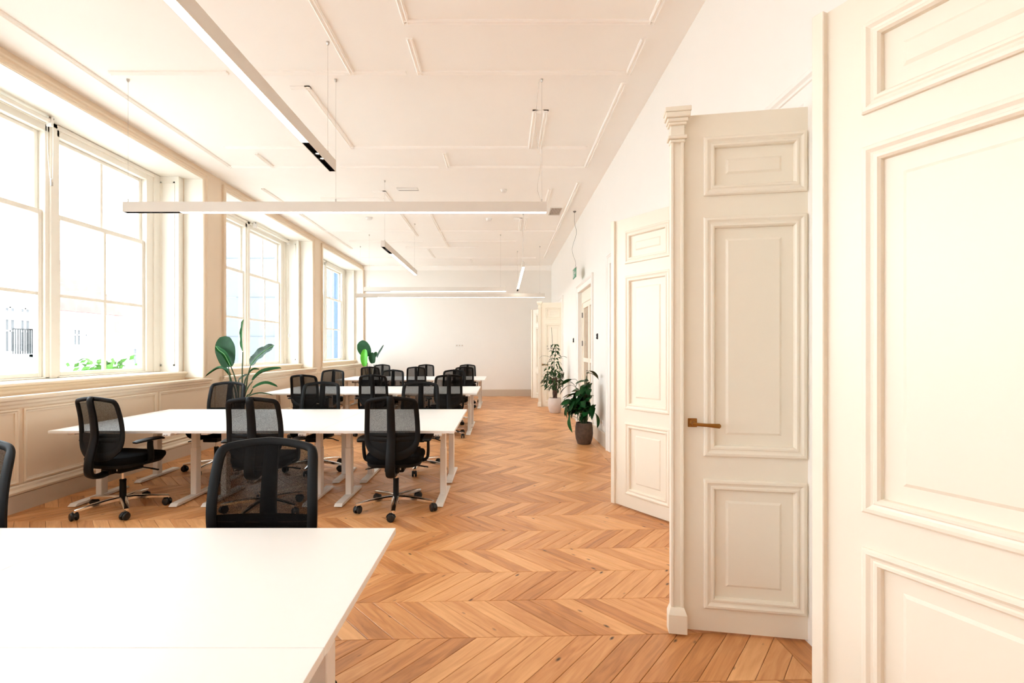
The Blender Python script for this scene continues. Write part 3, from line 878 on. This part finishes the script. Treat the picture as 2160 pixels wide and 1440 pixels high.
# ------------------------------------------------------------------ desks
DZ = .705
def desk_parts(root):
    # local: x 0..1.2, y 0..0.8 ; y=0 is the sitter's edge
    MB().box(.0008, 1.1992, .002, .7992, DZ - .024, DZ).build('desktop', DESKW, root, bev=.0015, bseg=2)
    fr = MB().box(.11, 1.09, .36, .40, DZ - .062, DZ - .0245).box(.11, 1.09, .44, .48, DZ - .062, DZ - .0245)
    fr.box(.11, .17, .08, .72, DZ - .05, DZ - .0245).box(1.03, 1.09, .08, .72, DZ - .05, DZ - .0245)
    fr.build('under_frame', LEGW, root)
    MB().box(.25, .95, .52, .66, DZ - .11, DZ - .10).box(.25, .255, .52, .66, DZ - .11, DZ - .0245).box(.945, .95, .52, .66, DZ - .11, DZ - .0245).build('cable_tray', DARKM, root)
    for x in (.145, 1.055):
        lg = MB().box(x - .028, x + .028, .375, .455, .030, .48).build('leg', LEGW, root, bev=.004)
        MB().box(x - .024, x + .024, .381, .449, .48, DZ - .05).build('inner_tube', LEGW, lg, bev=.003)
        pr = [(.075, .006), (.075, .012), (.105, .032), (.695, .032), (.725, .012), (.725, .006)]
        MB().prism(pr, 'x', x - .037, x + .037).build('foot', LEGW, lg, bev=.003)
        MB().lathe([(.018, 0), (.018, .007)], c=(x, .12, 0), n=10).lathe([(.018, 0), (.018, .007)], c=(x, .68, 0), n=10).build('levelling_pad', BLACK, lg)
    cp = MB().prism([(-.004, DZ - .046), (-.004, DZ - .030), (.004, DZ - .0245), (.05, DZ - .0245), (.05, DZ - .046)], 'x', 1.02, 1.09).build('control_panel', WHITEP, root)
    MB().box(1.03, 1.045, -.006, -.003, DZ - .042, DZ - .034).box(1.052, 1.067, -.006, -.003, DZ - .042, DZ - .034).build('control_button', GREY, cp)
rows = [('nearest', .385), ('second', 4.364), ('third', 8.12), ('farthest', 11.85)]
cols = [('window', -4.028), ('middle', -2.828), ('walkway', -1.628)]
first = None
colname = {'window': 'window-end', 'middle': 'middle', 'walkway': 'walkway-end'}
for ri, (rn, ry) in enumerate(rows):
    for ci, (cn, cx) in enumerate(cols):
        if ri == 0 and ci == 0: continue
        for side in (0, 1):
            if first is None:
                first = link('desk', None); desk_parts(first); index_kids(); o = first
            else: o = copy_tree(first)
            o.parent = None
            if side == 0: o.location = (cx, ry, 0); o.rotation_euler = (0, 0, 0)
            else: o.location = (cx + 1.2, ry + 1.6, 0); o.rotation_euler = (0, 0, PI)
            tag(o, 'white %s desk of the %s row, half facing the %s' % (colname[cn], rn, 'viewer' if side == 0 else 'end wall'), 'desk', 'white sit-stand desks in back-to-back rows')

# ------------------------------------------------------------------ task chairs
def back_y(z):   # centre-line of backrest (rear lean)
    return -.205 - .045 * ((z - .52) / .5) - .030 * math.sin(min(1, max(0, (z - .52) / .5)) * PI) * -1 - .02
HALF = [(0, .490), (.08, .497), (.15, .525), (.197, .570), (.218, .625), (.2235, .70), (.222, .78), (.217, .87), (.212, .94), (.207, .969), (.196, .989), (.168, 1.001), (.08, 1.015), (0, 1.020)]
def chair_parts(root):
    # five-star base
    m = MB().lathe([(.030, .070), (.040, .080), (.040, .112), (.028, .122)], n=16)
    for k in range(5):
        a = 2 * PI * k / 5 + .30; c_, s_ = math.cos(a), math.sin(a)
        pts = [(c_ * r, s_ * r, z) for r, z in ((.02, .104), (.10, .104), (.22, .096), (.330, .084), (.347, .082))]
        m.sweep(pts, (-s_, c_, 0), [.032, .029, .025, .021, .017], [.020, .019, .016, .013, .011], 8, power=3.5)
    base = m.build('star_base', CHROME, root, smooth=True)
    for k in range(5):
        a = 2 * PI * k / 5 + .30; c_, s_ = math.cos(a), math.sin(a)
        p = Vector((c_ * .343, s_ * .343, 0)); b2 = a + 1.0 + k * .7
        u = Vector((math.cos(b2), math.sin(b2), 0)); v_ = Vector((-u.y, u.x, 0))
        MX = Matrix(((u.x, v_.x, 0, p.x + v_.x * .016), (u.y, v_.y, 0, p.y + v_.y * .016), (0, 0, 1, 0), (0, 0, 0, 1)))
        w_ = MB()
        for s in (-1, 1):
            w_.lathe([(.016, s * .006), (.031, s * .007), (.0335, s * .010), (.0335, s * .022), (.029, s * .028), (.010, s * .029)], c=(0, 0, .0335), n=14, axis='x')
        hood = [(.0, math.cos(t) * .038 * -1, .0335 + math.sin(t) * .038) for t in (.1, .7, 1.3, 1.9, 2.5, 3.0)]
        w_.sweep(hood, (1, 0, 0), .012, .004, 6)
        cs = w_.xf(MX).build('caster', RUBBER, root, smooth=True)
        MB().lathe([(.007, .05), (.007, .085)], c=(p.x, p.y, 0), n=8).build('caster_stem', CHROME, cs)
    MB().lathe([(.022, .055), (.026, .060), (.026, .10), (.025, .25), (.027, .27), (.020, .275)], n=14).build('gas_lift_sleeve', BLACK, root, smooth=True)
    MB().lathe([(.014, .27), (.014, .40)], n=12).build('gas_lift_rod', CHROME, root, smooth=True)
    me_ = MB().box(-.085, .085, -.10, .13, .345, .402).box(-.05, .05, -.16, -.08, .348, .400).build('tilt_mechanism', BLACK, root, bev=.012, bseg=2)
    for s, yy in ((1, .06), (-1, .0)):
        MB().tube(catmull([(s * .08, yy, .375), (s * .20, yy + .01, .365), (s * .25, yy + .03, .35)], 4), .006, 6).sweep([(s * .22, yy + .018, .360), (s * .275, yy + .04, .346)], (0, 1, 0), .014, .006, 6).build('lever', BLACK, me_, smooth=True)
    MB().box(.02, .06, -.1015, -.1005, .368, .388).build('rating_label', WHITEP, me_)
    # seat: superellipse rings
    def ring(w_, dfront, dback, z, n=28, drop=0.0):
        out = []
        for k in range(n):
            th = 2 * PI * k / n; c_, s_ = math.cos(th), math.sin(th)
            x = w_ * math.copysign(abs(c_) ** .55, c_); yv = math.copysign(abs(s_) ** .55, s_)
            yv = yv * (dfront if yv > 0 else dback)
            out.append((x, yv + .02, z - drop * max(0, yv / dfront) ** 3))
        return out
    def stack(rings):
        n = len(rings[0]); mm = MB(); vs = [q_ for r in rings for q_ in r]
        fs = [(i * n + k, i * n + (k + 1) % n, (i + 1) * n + (k + 1) % n, (i + 1) * n + k) for i in range(len(rings) - 1) for k in range(n)]
        fs += [tuple(reversed(range(n))), tuple(range((len(rings) - 1) * n, len(rings) * n))]
        return mm.add(vs, fs)
    stack([ring(.19, .19, .19, .402), ring(.228, .235, .225, .410), ring(.240, .25, .235, .428), ring(.238, .25, .235, .438, drop=.01)]).build('seat_pan', BLACK, root, smooth=True)
    stack([ring(.236, .25, .225, .436, drop=.02), ring(.248, .268, .235, .462, drop=.022), ring(.250, .272, .237, .485, drop=.024), ring(.243, .265, .23, .503, drop=.026), ring(.222, .24, .208, .512, drop=.024), ring(.15, .15, .14, .510)]).build('seat', BLACKF, root, smooth=True)
    # backrest
    half = catmull([(x, 0, z) for x, z in HALF], 3)
    def curv(x, z): return back_y(z) + .55 * x * x
    loop = [(p.x, curv(p.x, p.z), p.z) for p in half] + [(-p.x, curv(p.x, p.z), p.z) for p in reversed(half[1:-1])]
    def thick(p):
        z = p[2]
        return .036 - .014 * min(1, max(0, (z - .52) / .12)) if z < .72 else .022 - .004 * min(1, max(0, (z - .97) / .03))
    b_ = [thick(p) for p in loop]
    # keep the outer edge of the band where the outline is: shift bottom band upwards
    lp = [(p[0] * (1 - (t - .012) * 3.6), p[1], p[2] + ((t - .012) * .8 if p[2] < .72 else -(t - .012) * min(1, max(0, (p[2] - .95) / .06)))) for p, t in zip(loop, b_)]
    bf = MB().sweep(lp, (0, 1, 0), [.011] * len(b_), b_, 8, closed=True, power=2.6).build('back_frame', BLACK, root, smooth=True)
    zs = [.620 + (1.006 - .620) * i / 14 for i in range(15)]
    def halfw(z):
        for (x0, z0), (x1, z1) in zip(HALF[:-1], HALF[1:]):
            if z0 <= z <= z1: return x0 + (x1 - x0) * (z - z0) / (z1 - z0)
        return 0
    rws = [[(halfw(z) * u / 6, curv(halfw(z) * u / 6, z) + .004, z) for u in range(-6, 7)] for z in zs]
    MB().grid(rws).build('back_mesh', MESHF, bf, smooth=True)
    lum = MB()
    for (za, zb) in ((.525, .632), (.6325, .672), (.6725, .712)):
        rows_ = []
        for z in (za, (za + zb) / 2, zb):
            hw_ = halfw(z) - .012
            rows_.append([(hw_ * u / 5, curv(hw_ * u / 5, z) + .001 - .010 * (z == (za + zb) / 2) * (1 - abs(u / 5)), z + (.012 * abs(u / 5) ** 2 if z > .56 and z < .70 else 0)) for u in range(-5, 6)])
        lum.grid(rows_)
    lum.build('lumbar_pad', BLACK, bf, smooth=True)
    sp = catmull([(0, back_y(1.02) - .002, 1.026), (0, back_y(.98) - .026, .99), (0, back_y(.85) - .032, .85), (0, back_y(.70) - .034, .70), (0, back_y(.60) - .048, .60), (0, back_y(.52) - .065, .51), (0, -.298, .415), (0, -.275, .368), (0, -.21, .352), (0, -.13, .366)], 5)
    k_ = len(sp)
    wa = [.029 + .011 * min(1, i / (k_ * .55)) for i in range(k_)]
    wb = [.012 + .010 * min(1, i / (k_ * .4)) for i in range(k_)]
    MB().sweep(sp, (1, 0, 0), wa, wb, 10, power=3).build('back_spine', BLACK, root, smooth=True)
    # armrests
    for s in (-1, 1):
        pts = catmull([(s * .10, .02, .425), (s * .22, .02, .425), (s * .272, .02, .445), (s * .285, .015, .50), (s * .287, .005, .58), (s * .285, .01, .622)], 5)
        n_ = len(pts)
        ar = MB().sweep(pts, (0, 1, 0), [.030 - .004 * i / n_ for i in range(n_)], [.010 + .004 * math.sin(PI * i / n_) for i in range(n_)], 8, power=3).build('armrest', BLACK, root, smooth=True)
        pp = catmull([(s * .283, -.135, .628), (s * .285, -.10, .634), (s * .288, .0, .638), (s * .284, .10, .636), (s * .278, .125, .628)], 4)
        q_ = len(pp)
        MB().sweep(pp, (1, 0, 0), [.030 + .013 * math.sin(PI * i / (q_ - 1)) for i in range(q_)], [.008 + .006 * math.sin(PI * i / (q_ - 1)) for i in range(q_)], 10, power=2.6).build('arm_pad', BLACK, ar, smooth=True)

D = math.radians
chairs = [   # x, y, rotation, label   (rotation 0 = faces the end wall)
    (-3.38, 4.39, D(-12), 'black mesh chair turned aside at the window end of second desk row, near side'),
    (-2.10, 4.36, D(2), 'black mesh chair facing the middle desk of the second row from the viewer side'),
    (-.955, 4.42, D(3), 'black mesh chair with full base showing at the walkway end of second desk row'),
    (-1.03, 1.93, D(181), 'black mesh chair tucked behind the nearest white desk, largest in the picture'),
    (-2.36, 1.93, D(174), 'black mesh chair cut off at the picture edge behind the nearest desk'),
    (-3.40, 5.86, D(178), 'black mesh chair on far side of the second desk row, in front of bird-of-paradise plant'),
    (-2.22, 5.86, D(184), 'black mesh chair on far side of the second row at its middle desk'),
    (-1.00, 5.86, D(183), 'black mesh chair on far side of the second row at the walkway end'),
    (-3.18, 8.15, D(-4), 'black mesh chair on near side of the third desk row at the window end'),
    (-2.09, 8.15, D(2), 'black mesh chair on near side of the third row at its middle desk'),
    (-.93, 8.15, D(16), 'black mesh chair on near side of the third row at the walkway end'),
    (-3.38, 9.62, D(182), 'black mesh chair on far side of the third desk row at the window end'),
    (-2.19, 9.62, D(181), 'black mesh chair on far side of the third row at its middle desk'),
    (-.93, 9.62, D(188), 'black mesh chair on far side of the third row at the walkway end'),
    (-3.14, 11.92, D(0), 'black mesh chair on near side of the farthest desk row at the window end'),
    (-2.06, 11.92, D(3), 'black mesh chair on near side of the farthest row at its middle desk'),
    (-.96, 11.92, D(14), 'black mesh chair on near side of the farthest row at the walkway end'),
    (-3.30, 13.3, D(181), 'black mesh chair on far side of the farthest desk row, beside the plant in corner'),
    (-2.10, 13.3, D(180), 'black mesh chair on far side of the farthest row at its middle desk'),
    (-.96, 13.3, D(180), 'black mesh chair on far side of the farthest row at the walkway end'),
]
FEET = []
for rn, ry in rows:
    for cn, cx in cols:
        for q_ in (.145, 1.055):
            FEET.append((cx + q_, ry + .075, ry + .725)); FEET.append((cx + q_, ry + .875, ry + 1.525))
PH0 = {chairs[0][3]: D(12.3), chairs[2][3]: D(41.8), chairs[1][3]: D(20), chairs[3][3]: D(33)}
firstc = None
for x, y, rz, lab in chairs:
    if firstc is None:
        firstc = link('office_chair', None); chair_parts(firstc); index_kids(); o = firstc
    else: o = copy_tree(firstc)
    o.location = (x, y, 0); o.rotation_euler = (0, 0, rz)
    for tr in range(24):                       # turn the castor base so that no castor stands on a desk foot
        phi = (PH0.get(lab, 0) + tr * D(6))
        ok = True
        for k in range(5):
            a_ = rz + phi + 2 * PI * k / 5 + .30
            cx_, cy_ = x + .343 * math.cos(a_), y + .343 * math.sin(a_)
            for fx, fy0, fy1 in FEET:
                if abs(cx_ - fx) < .037 + .05 and fy0 - .05 < cy_ < fy1 + .05: ok = False
        if ok: break
    for ch in bpy.data.objects:
        if ch.parent == o and ch.name.split('.')[0] in ('star_base', 'caster'): ch.rotation_euler = (0, 0, phi)
    tag(o, lab, 'chair', 'black mesh office chairs around the desks')

# ------------------------------------------------------------------ plants
def blade(path, w, fold=.25, n=10, normal=(0, -1, 0), wavy=0.0, shape='paddle'):
    pts = catmull(path, max(2, n // (len(path) - 1)))
    N = len(pts); rows_ = []
    for i, p in enumerate(pts):
        t = i / (N - 1)
        T = (pts[min(i + 1, N - 1)] - pts[max(i - 1, 0)]).normalized()
        Nn = Vector(normal); Nn = (Nn - T * Nn.dot(T)).normalized(); S = T.cross(Nn)
        if shape == 'paddle': ww = w * (math.sin(PI * min(1, t * .92 + .06)) ** .55) * (1 - .12 * t)
        else: ww = w * (math.sin(PI * (t * .96 + .03)) ** .8)
        if i == N - 1: ww = .002
        row = []
        for u in (-1, -.5, 0, .5, 1):
            wob = wavy * math.sin(t * 19 + u * 2.1) * abs(u)
            row.append(p + S * (u * ww * math.cos(fold * abs(u))) + Nn * (abs(u) * ww * math.sin(fold) + wob))
        rows_.append(row)
    return MB().grid(rows_), pts

def pot(parent, prof, mat, n=28):
    MB().lathe(prof, n=n, cap=True).build('pot', mat, parent, smooth=True)

def px(Y): 
    k = Y / 1040.0
    return lambda x, y, dy=0.0: Vector(((x - 1060) * k, Y + dy, 1.42 - (y - 738) * k))

# bird-of-paradise between second row and window wall
bx, by = -3.62, 6.75
P = px(6.75)
t = thing('bird_of_paradise_plant', 'tall potted plant with broad paddle leaves before the middle window', 'plant', (bx, by, 0))
pot(t, [(.13, 0), (.17, .03), (.20, .20), (.19, .40), (.175, .41), (.165, .38)], POTG)
MB().lathe([(.168, .37), (.165, .378)], n=20).build('soil', SOIL, t)
def loc(v): return v - Vector((bx, by, 0))
def pleaf(stem_px, blade_px, w, mat, fold=.3, normal=(0, -1, 0), wavy=0.0, rib=False, dy=0.0, base=(0, 0)):
    b0 = Vector((base[0], base[1], .37))
    sp = [b0] + [loc(P(x, y, dy * (i + 1) / len(stem_px))) for i, (x, y) in enumerate(stem_px)]
    bp = [loc(P(x, y, dy + (i * .02))) for i, (x, y) in enumerate(blade_px)]
    mbl, pts = blade(bp, w, fold, 12, normal, wavy)
    lf = mbl.build('leaf', mat, t, smooth=True)
    st = catmull(sp, 5); q_ = len(st)
    MB().sweep(st, (1, 0, 0), [.013 - .006 * i / q_ for i in range(q_)], [.013 - .006 * i / q_ for i in range(q_)], 7).build('stalk', STALK, lf, smooth=True)
    if rib:
        MB().tube([p_ + Vector((0, -.006, 0)) for p_ in pts], .006, 5).build('midrib', MIDR, lf, smooth=True)
pleaf([(492, 840), (485, 800), (482, 774)], [(482, 774), (476, 745), (471, 725), (470, 708)], .150, LEAFD, fold=.12)
pleaf([(505, 840), (500, 800), (492, 772)], [(492, 772), (478, 748), (464, 738), (456, 730)], .050, LEAFM, fold=.7, rib=True, dy=-.06, normal=(.4, -1, .3))
pleaf([(510, 830), (511, 780), (512, 742)], [(512, 740), (509, 715), (508, 690), (509, 673)], .036, LEAFM, fold=.6, normal=(-.6, -1, 0), wavy=.006, rib=True)
pleaf([(517, 830), (522, 795), (529, 770)], [(529, 770), (541, 753), (558, 738), (574, 728)], .080, LEAFP, fold=.35, normal=(-.3, -1, .2), wavy=.012, rib=True)
pleaf([(496, 830), (486, 805), (481, 793)], [(481, 793), (468, 780), (450, 779), (422, 796)], .045, LEAFM, fold=.8, normal=(0, -.5, 1), dy=.05)
pleaf([(516, 835), (524, 815), (533, 804)], [(533, 803), (548, 788), (568, 781), (590, 777)], .055, LEAFM, fold=.7, normal=(0, -.6, 1))
pleaf([(520, 840), (530, 830), (537, 820)], [(537, 819), (550, 812), (565, 809), (585, 816)], .045, LEAFM, fold=.6, normal=(0, -.6, 1), dy=-.05)
pleaf([(518, 850), (524, 842), (530, 836)], [(530, 836), (540, 831), (555, 829), (577, 833)], .022, LEAFD, fold=.6, normal=(0, -.4, 1), dy=-.08)
pleaf([(512, 815), (514, 797), (518, 788)], [(518, 788), (524, 781), (530, 780), (535, 780)], .03, LEAFM, fold=.7, normal=(0, -.5, 1), dy=.1)
pleaf([(500, 830), (498, 812), (495, 803)], [(495, 803), (502, 797), (508, 793), (514, 792)], .035, LEAFP, fold=.5, normal=(0, -.5, 1), dy=.1)

# plant in the far corner
bx, by = -3.82, 14.3
P = px(14.3)
t = thing('bird_of_paradise_plant', 'paddle-leaf plant with one bright green leaf in the far corner', 'plant', (bx, by, 0))
pot(t, [(.13, 0), (.17, .03), (.20, .20), (.19, .40), (.175, .41), (.165, .38)], POTG)
MB().lathe([(.168, .37), (.165, .378)], n=20).build('soil', SOIL, t)
pleaf([(775, 790), (775, 765)], [(775, 752), (770, 740), (763, 728), (756, 721)], .20, LEAFD, fold=.12, normal=(0, -1, .2))
pleaf([(774, 790), (773, 776)], [(773, 772), (771, 758), (771, 746), (772, 736)], .115, LEAFB, fold=.3, dy=-.15)
pleaf([(784, 790), (786, 775)], [(788, 766), (786, 757), (785, 750), (786, 743)], .11, LEAFD, fold=.15, dy=-.05)
pleaf([(791, 785), (793, 768)], [(796, 754), (800, 745), (805, 736), (809, 727)], .055, LEAFP, fold=.7, normal=(-.8, -1, 0))
pleaf([(788, 785), (789, 768)], [(790, 754), (791, 749), (792, 745), (793, 742)], .06, LEAFD, fold=.3)

# leaf meshes shared by the bushy plants
def leaf_mesh(L_, w, mat, bend, name='leaf'):
    rows_ = []
    for i in range(7):
        s = i / 6
        ww = w * (math.sin(PI * (s * .93 + .035)) ** .75) if i < 6 else .001
        zc = -bend * L_ * s * s
        rows_.append([(u * ww, L_ * s, zc + .22 * ww * abs(u)) for u in (-1, 0, 1)])
    m_ = MB().grid(rows_).mesh(name, mat, smooth=True)
    return m_
def bushy(t, leaves, meshes, rr, bx):
    for p, az, el, sc_ in leaves:
        o = link('leaf', rr.choice(meshes), t, p)
        o.rotation_euler = (el, rr.uniform(-.5, .5), az - PI / 2); o.scale = (sc_, sc_, sc_)
        M_ = Matrix.LocRotScale(Vector(p), o.rotation_euler, o.scale)
        ex = max((M_ @ v_.co).x for v_ in o.data.vertices) + bx - (XR - .035)
        if ex > 0: o.location = (p[0] - ex, p[1], p[2])

# dark leafy plant in a brown pot by the long wall
bx, by = 1.235, 7.47
rr = random.Random(11)
t = thing('leafy_potted_plant', 'dark green leafy plant in brown rustic pot against the long white wall', 'plant', (bx, by, 0))
pot(t, [(.085, 0), (.10, .006), (.125, .08), (.135, .16), (.131, .25), (.122, .315), (.118, .325), (.108, .322), (.104, .30)], POTB)
MB().lathe([(.107, .295), (.104, .302)], n=20).build('soil', SOIL, t)
ml = [leaf_mesh(.17, .043, LEAFD, .35), leaf_mesh(.19, .048, LEAFM, .5), leaf_mesh(.15, .040, LEAFD, .2), leaf_mesh(.18, .046, LEAFD, .7)]
tops = [(-.06, .0, .82), (.02, .03, .95), (.07, -.02, .86), (-.02, -.05, .74), (.11, .02, .92), (-.10, -.02, .70), (.05, .05, 1.02)]
leaves = []
for x, y, z in tops:
    pts = catmull([(x * .35, y * .35, .29), (x * .6, y * .6, .55), (x, y, z)], 6)
    MB().tube(pts, .0085, 6).build('cane', STALK, t, smooth=True)
    for k in range(16):
        s = rr.uniform(.38, 1.0); p = pts[min(len(pts) - 1, int(s * (len(pts) - 1)))]
        az = rr.uniform(0, 2 * PI)
        out = rr.uniform(.03, .20) * (.5 + .6 * math.sin(PI * s))
        q_ = p + Vector((math.cos(az) * out, math.sin(az) * out * .8, rr.uniform(-.02, .06)))
        if q_.x + bx > XR - .11: q_.x = XR - .11 - bx
        if math.cos(az) > -.15 and q_.x + bx > XR - .31: az = PI - az if math.cos(az) > .15 else PI
        leaves.append((q_, az, rr.uniform(-.9, .35), rr.uniform(.7, 1.15)))
        if k % 3 == 0: MB().tube([p, (p + q_) / 2 + Vector((0, 0, .015)), q_], .003, 5).build('stalk', STALK, t)
for (x, y, z, az, el) in [(-.30, -.05, .93, 2.9, -.2), (-.24, .0, .88, 2.7, -.5), (-.28, -.02, .72, 3.2, -1.1), (-.22, -.06, .42, 3.5, -1.2), (-.18, 0, .50, 3.3, -.9), (.10, -.05, 1.10, .5, .2),
                          (.05, -.08, 1.07, .4, .2), (-.33, 0, .95, 3.0, .0), (-.20, -.08, .98, 2.6, -.4), (.16, -.05, .47, .3, -.9), (-.25, 0, .58, 3.4, -1.3)]:
    leaves.append((Vector((x, y, z)), az, el, 1.15))
    MB().tube(catmull([(x * .2, y * .2, z - .16 if z > .5 else .32), (x * .6, y * .6, z - .01), (x, y, z)], 4), .003, 5).build('stalk', STALK, t)
bushy(t, leaves, ml, rr, bx)

# slender fig tree in a pale pot
bx, by = 1.185, 11.15
rr = random.Random(5)
t = thing('potted_fig_tree', 'slender small-leaved tree in a pale pink stone pot', 'plant', (bx, by, 0))
pot(t, [(.095, 0), (.115, .008), (.145, .09), (.157, .19), (.150, .28), (.135, .335), (.128, .342), (.118, .338), (.115, .31)], POTP)
MB().lathe([(.118, .305), (.115, .314)], n=20).build('soil', SOIL, t)
for k in range(4):
    ph = k * PI / 2
    pts = [(.032 * math.cos(ph + s * 5), .032 * math.sin(ph + s * 5), .31 + s * .48) for s in [i / 12 for i in range(13)]]
    MB().tube(pts, .024, 7).build('trunk', BARK, t, smooth=True)
MB().tube([(-.03, 0, .31), (-.045, 0, 1.2), (-.075, 0, 1.93)], .004, 5).build('plant_stake', STALK, t)
MB().tube(catmull([(0, 0, .75), (-.02, 0, 1.1), (.01, 0, 1.35), (.03, 0, 1.55)], 5), .007, 6).build('leader_stem', STALK, t)
ms = [leaf_mesh(.085, .017, LEAFO, .3), leaf_mesh(.095, .019, LEAFD, .5), leaf_mesh(.075, .016, LEAFO, .7)]
leaves = []
for k in range(215):
    z = .50 + (rr.betavariate(2.3, 2.6)) * .68
    prof = math.sin(PI * min(1, max(0, (z - .40) / .86))) ** .7
    az = rr.uniform(0, 2 * PI); r_ = (.05 + .20 * prof) * rr.uniform(.25, 1.0) ** .6
    p = Vector((math.cos(az) * r_, math.sin(az) * r_, z))
    if p.x + bx > XR - .10: p.x = XR - .10 - bx
    if math.cos(az) > -.75 and p.x + bx > XR - .20: az = PI
    leaves.append((p, az + rr.uniform(-.6, .6), rr.uniform(-1.1, .2), rr.uniform(.85, 1.35)))
    if k % 9 == 0: MB().tube([(0, 0, z - .12), tuple(p * .6 + Vector((0, 0, (z - .02) * .4))), tuple(p)], .003, 5).build('twig', STALK, t)
for z, n_ in ((1.16, 6), (1.24, 6), (1.32, 6), (1.40, 6), (1.47, 5), (1.55, 5)):
    for k in range(n_):
        az = 2 * PI * k / n_ + z * 9; rad = .03 + .09 * (1.6 - z)
        p = Vector((.01 + math.cos(az) * rad, math.sin(az) * rad, z)); leaves.append((p, az, rr.uniform(-.5, .3), 1.2))
        MB().tube([(.01, 0, z - .03), tuple(p)], .0025, 4).build('twig', STALK, t)
for x, z, az in ((-.27, 1.29, 3.1), (.20, 1.28, .1), (-.20, 1.10, 3.0), (-.22, .63, 3.3)):
    MB().tube([(0, 0, z - .08), (x * .6, 0, z - .01), (x, 0, z)], .003, 5).build('twig', STALK, t)
    leaves.append((Vector((x, 0, z)), az, -.1, 1.3))
bushy(t, leaves, ms, rr, bx)

# ------------------------------------------------------------------ outside
GZ = -4.6
struct('ground', MB().box(-70, -4.99, -50, 80, GZ - .2, GZ), PAVE, 'pale street paving outside the windows')
def facade(name, label, x, y0, y1, ztop, wins, roof=None, mat=FACADE):
    t = thing(name, label, 'building', (x, (y0 + y1) / 2, GZ))
    yc = (y0 + y1) / 2
    MB().box(-6, 0, y0 - yc, y1 - yc, 0, ztop - GZ).build('wall', mat, t)
    if roof:
        zt = ztop - GZ
        MB().prism([(y0 - yc - .3, zt), (y1 - yc + .3, zt), (0, zt + roof)], 'x', -6.2, .3).build('roof', ROOFR, t)
    for (wy, wz, ww, wh, style) in wins:
        yy = wy - yc; zz = wz - GZ
        f = MB().box(0, .08, yy - ww / 2 - .08, yy - ww / 2, zz - .05, zz + wh + .08).box(0, .08, yy + ww / 2, yy + ww / 2 + .08, zz - .05, zz + wh + .08)
        f.box(0, .08, yy - ww / 2, yy + ww / 2, zz + wh, zz + wh + .08).box(0, .12, yy - ww / 2 - .1, yy + ww / 2 + .1, zz - .12, zz - .02)
        f.box(0, .06, yy - .03, yy + .03, zz, zz + wh).box(0, .06, yy - ww / 2, yy + ww / 2, zz + wh * .62, zz + wh * .62 + .05)
        w_ = f.build('window', FACADE, t)
        MB().box(-.02, .02, yy - ww / 2, yy + ww / 2, zz, zz + wh).build('pane', FARGL, w_)
        if style == 'balcony':
            rl = MB().box(.5, .53, yy - ww, yy + ww, zz + .78, zz + .82)
            for k in range(9): rl.box(.505, .525, yy - ww + 2 * ww * k / 8 - .012, yy - ww + 2 * ww * k / 8 + .012, zz - .1, zz + .8)
            rl.build('balcony_railing', IRON, t)
            MB().box(0, .55, yy - ww, yy + ww, zz - .22, zz - .12).build('balcony_slab', FACADE, t)
    return t
k = 18.0 / 1040
facade('town_house', 'white house with tall balcony windows seen through the nearest window', -18, 15.4, 19.5, 4.6,
       [(17.97, 1.38, .36, 1.15, 'balcony'), (18.54, 1.38, .36, 1.15, 'balcony'), (17.97, 2.85, .36, .16, ''), (18.54, 2.85, .36, .16, ''), (18.2, -.6, .8, .9, '')])
facade('town_house', 'white house with small square window and red gabled roof', -20, 20.4, 25.4, 3.2,
       [(23.12, 1.68, .36, .68, ''), (23.62, 1.68, .12, .68, ''), (22.3, -.7, 1.4, .25, ''), (24.3, -.5, 1.5, .5, '')], roof=2.4)
facade('town_house', 'white house with low red roof beside the street hedge', -22, 26.0, 31.5, 2.4, [(28.2, -.6, .9, .7, ''), (29.6, .6, .6, .9, '')], roof=2.2)
t = thing('wing_building', 'pale bluish wing of the building across the court behind the middle window', 'building', (-9.6, 24, GZ))
MB().box(-4.2, 4.1, 0, 4, 0, 12).build('wall', FACBLUE, t)
for i in range(6): MB().box(-4.2, 4.1, -.03, 0, 1.9 * i + 1.0, 1.9 * i + 1.03).build('cladding_joint', FACBLUE, t)
t = thing('banner', 'tall blue banner strip hanging outside the farthest window', 'banner', (-7.75, 23.2, GZ))
MB().box(-.17, .17, 0, .03, 1.2, 10.0).build('cloth', BANNER, t)
MB().box(-.25, .25, -.03, .06, 10.0, 10.1).build('rod', STEEL, t)
MB().tube([(0, .1, 0), (0, .1, 10.1)], .05, 8).build('pole', STEEL, t)
# street hedge
hg = MB(); rr = random.Random(3)
for k_ in range(900):
    p = Vector((rr.uniform(-15.6, -14.4), rr.uniform(17.3, 19.8), GZ + .3 + (5.2 + .25 * math.sin(k_ * 1.7)) * rr.random() ** .5)); s_ = rr.uniform(.10, .2)
    a = Vector((rr.uniform(-1, 1), rr.uniform(-1, 1), rr.uniform(-1, 1))).normalized(); b_ = a.orthogonal().normalized(); c_ = a.cross(b_)
    hg.add([p - b_ * s_, p + c_ * s_ * .6, p + b_ * s_, p - c_ * s_ * .6], [(0, 1, 2, 3)])
tag(hg.build('street_hedge', HEDGE), 'green street hedge below the red roofed house', kind='stuff')
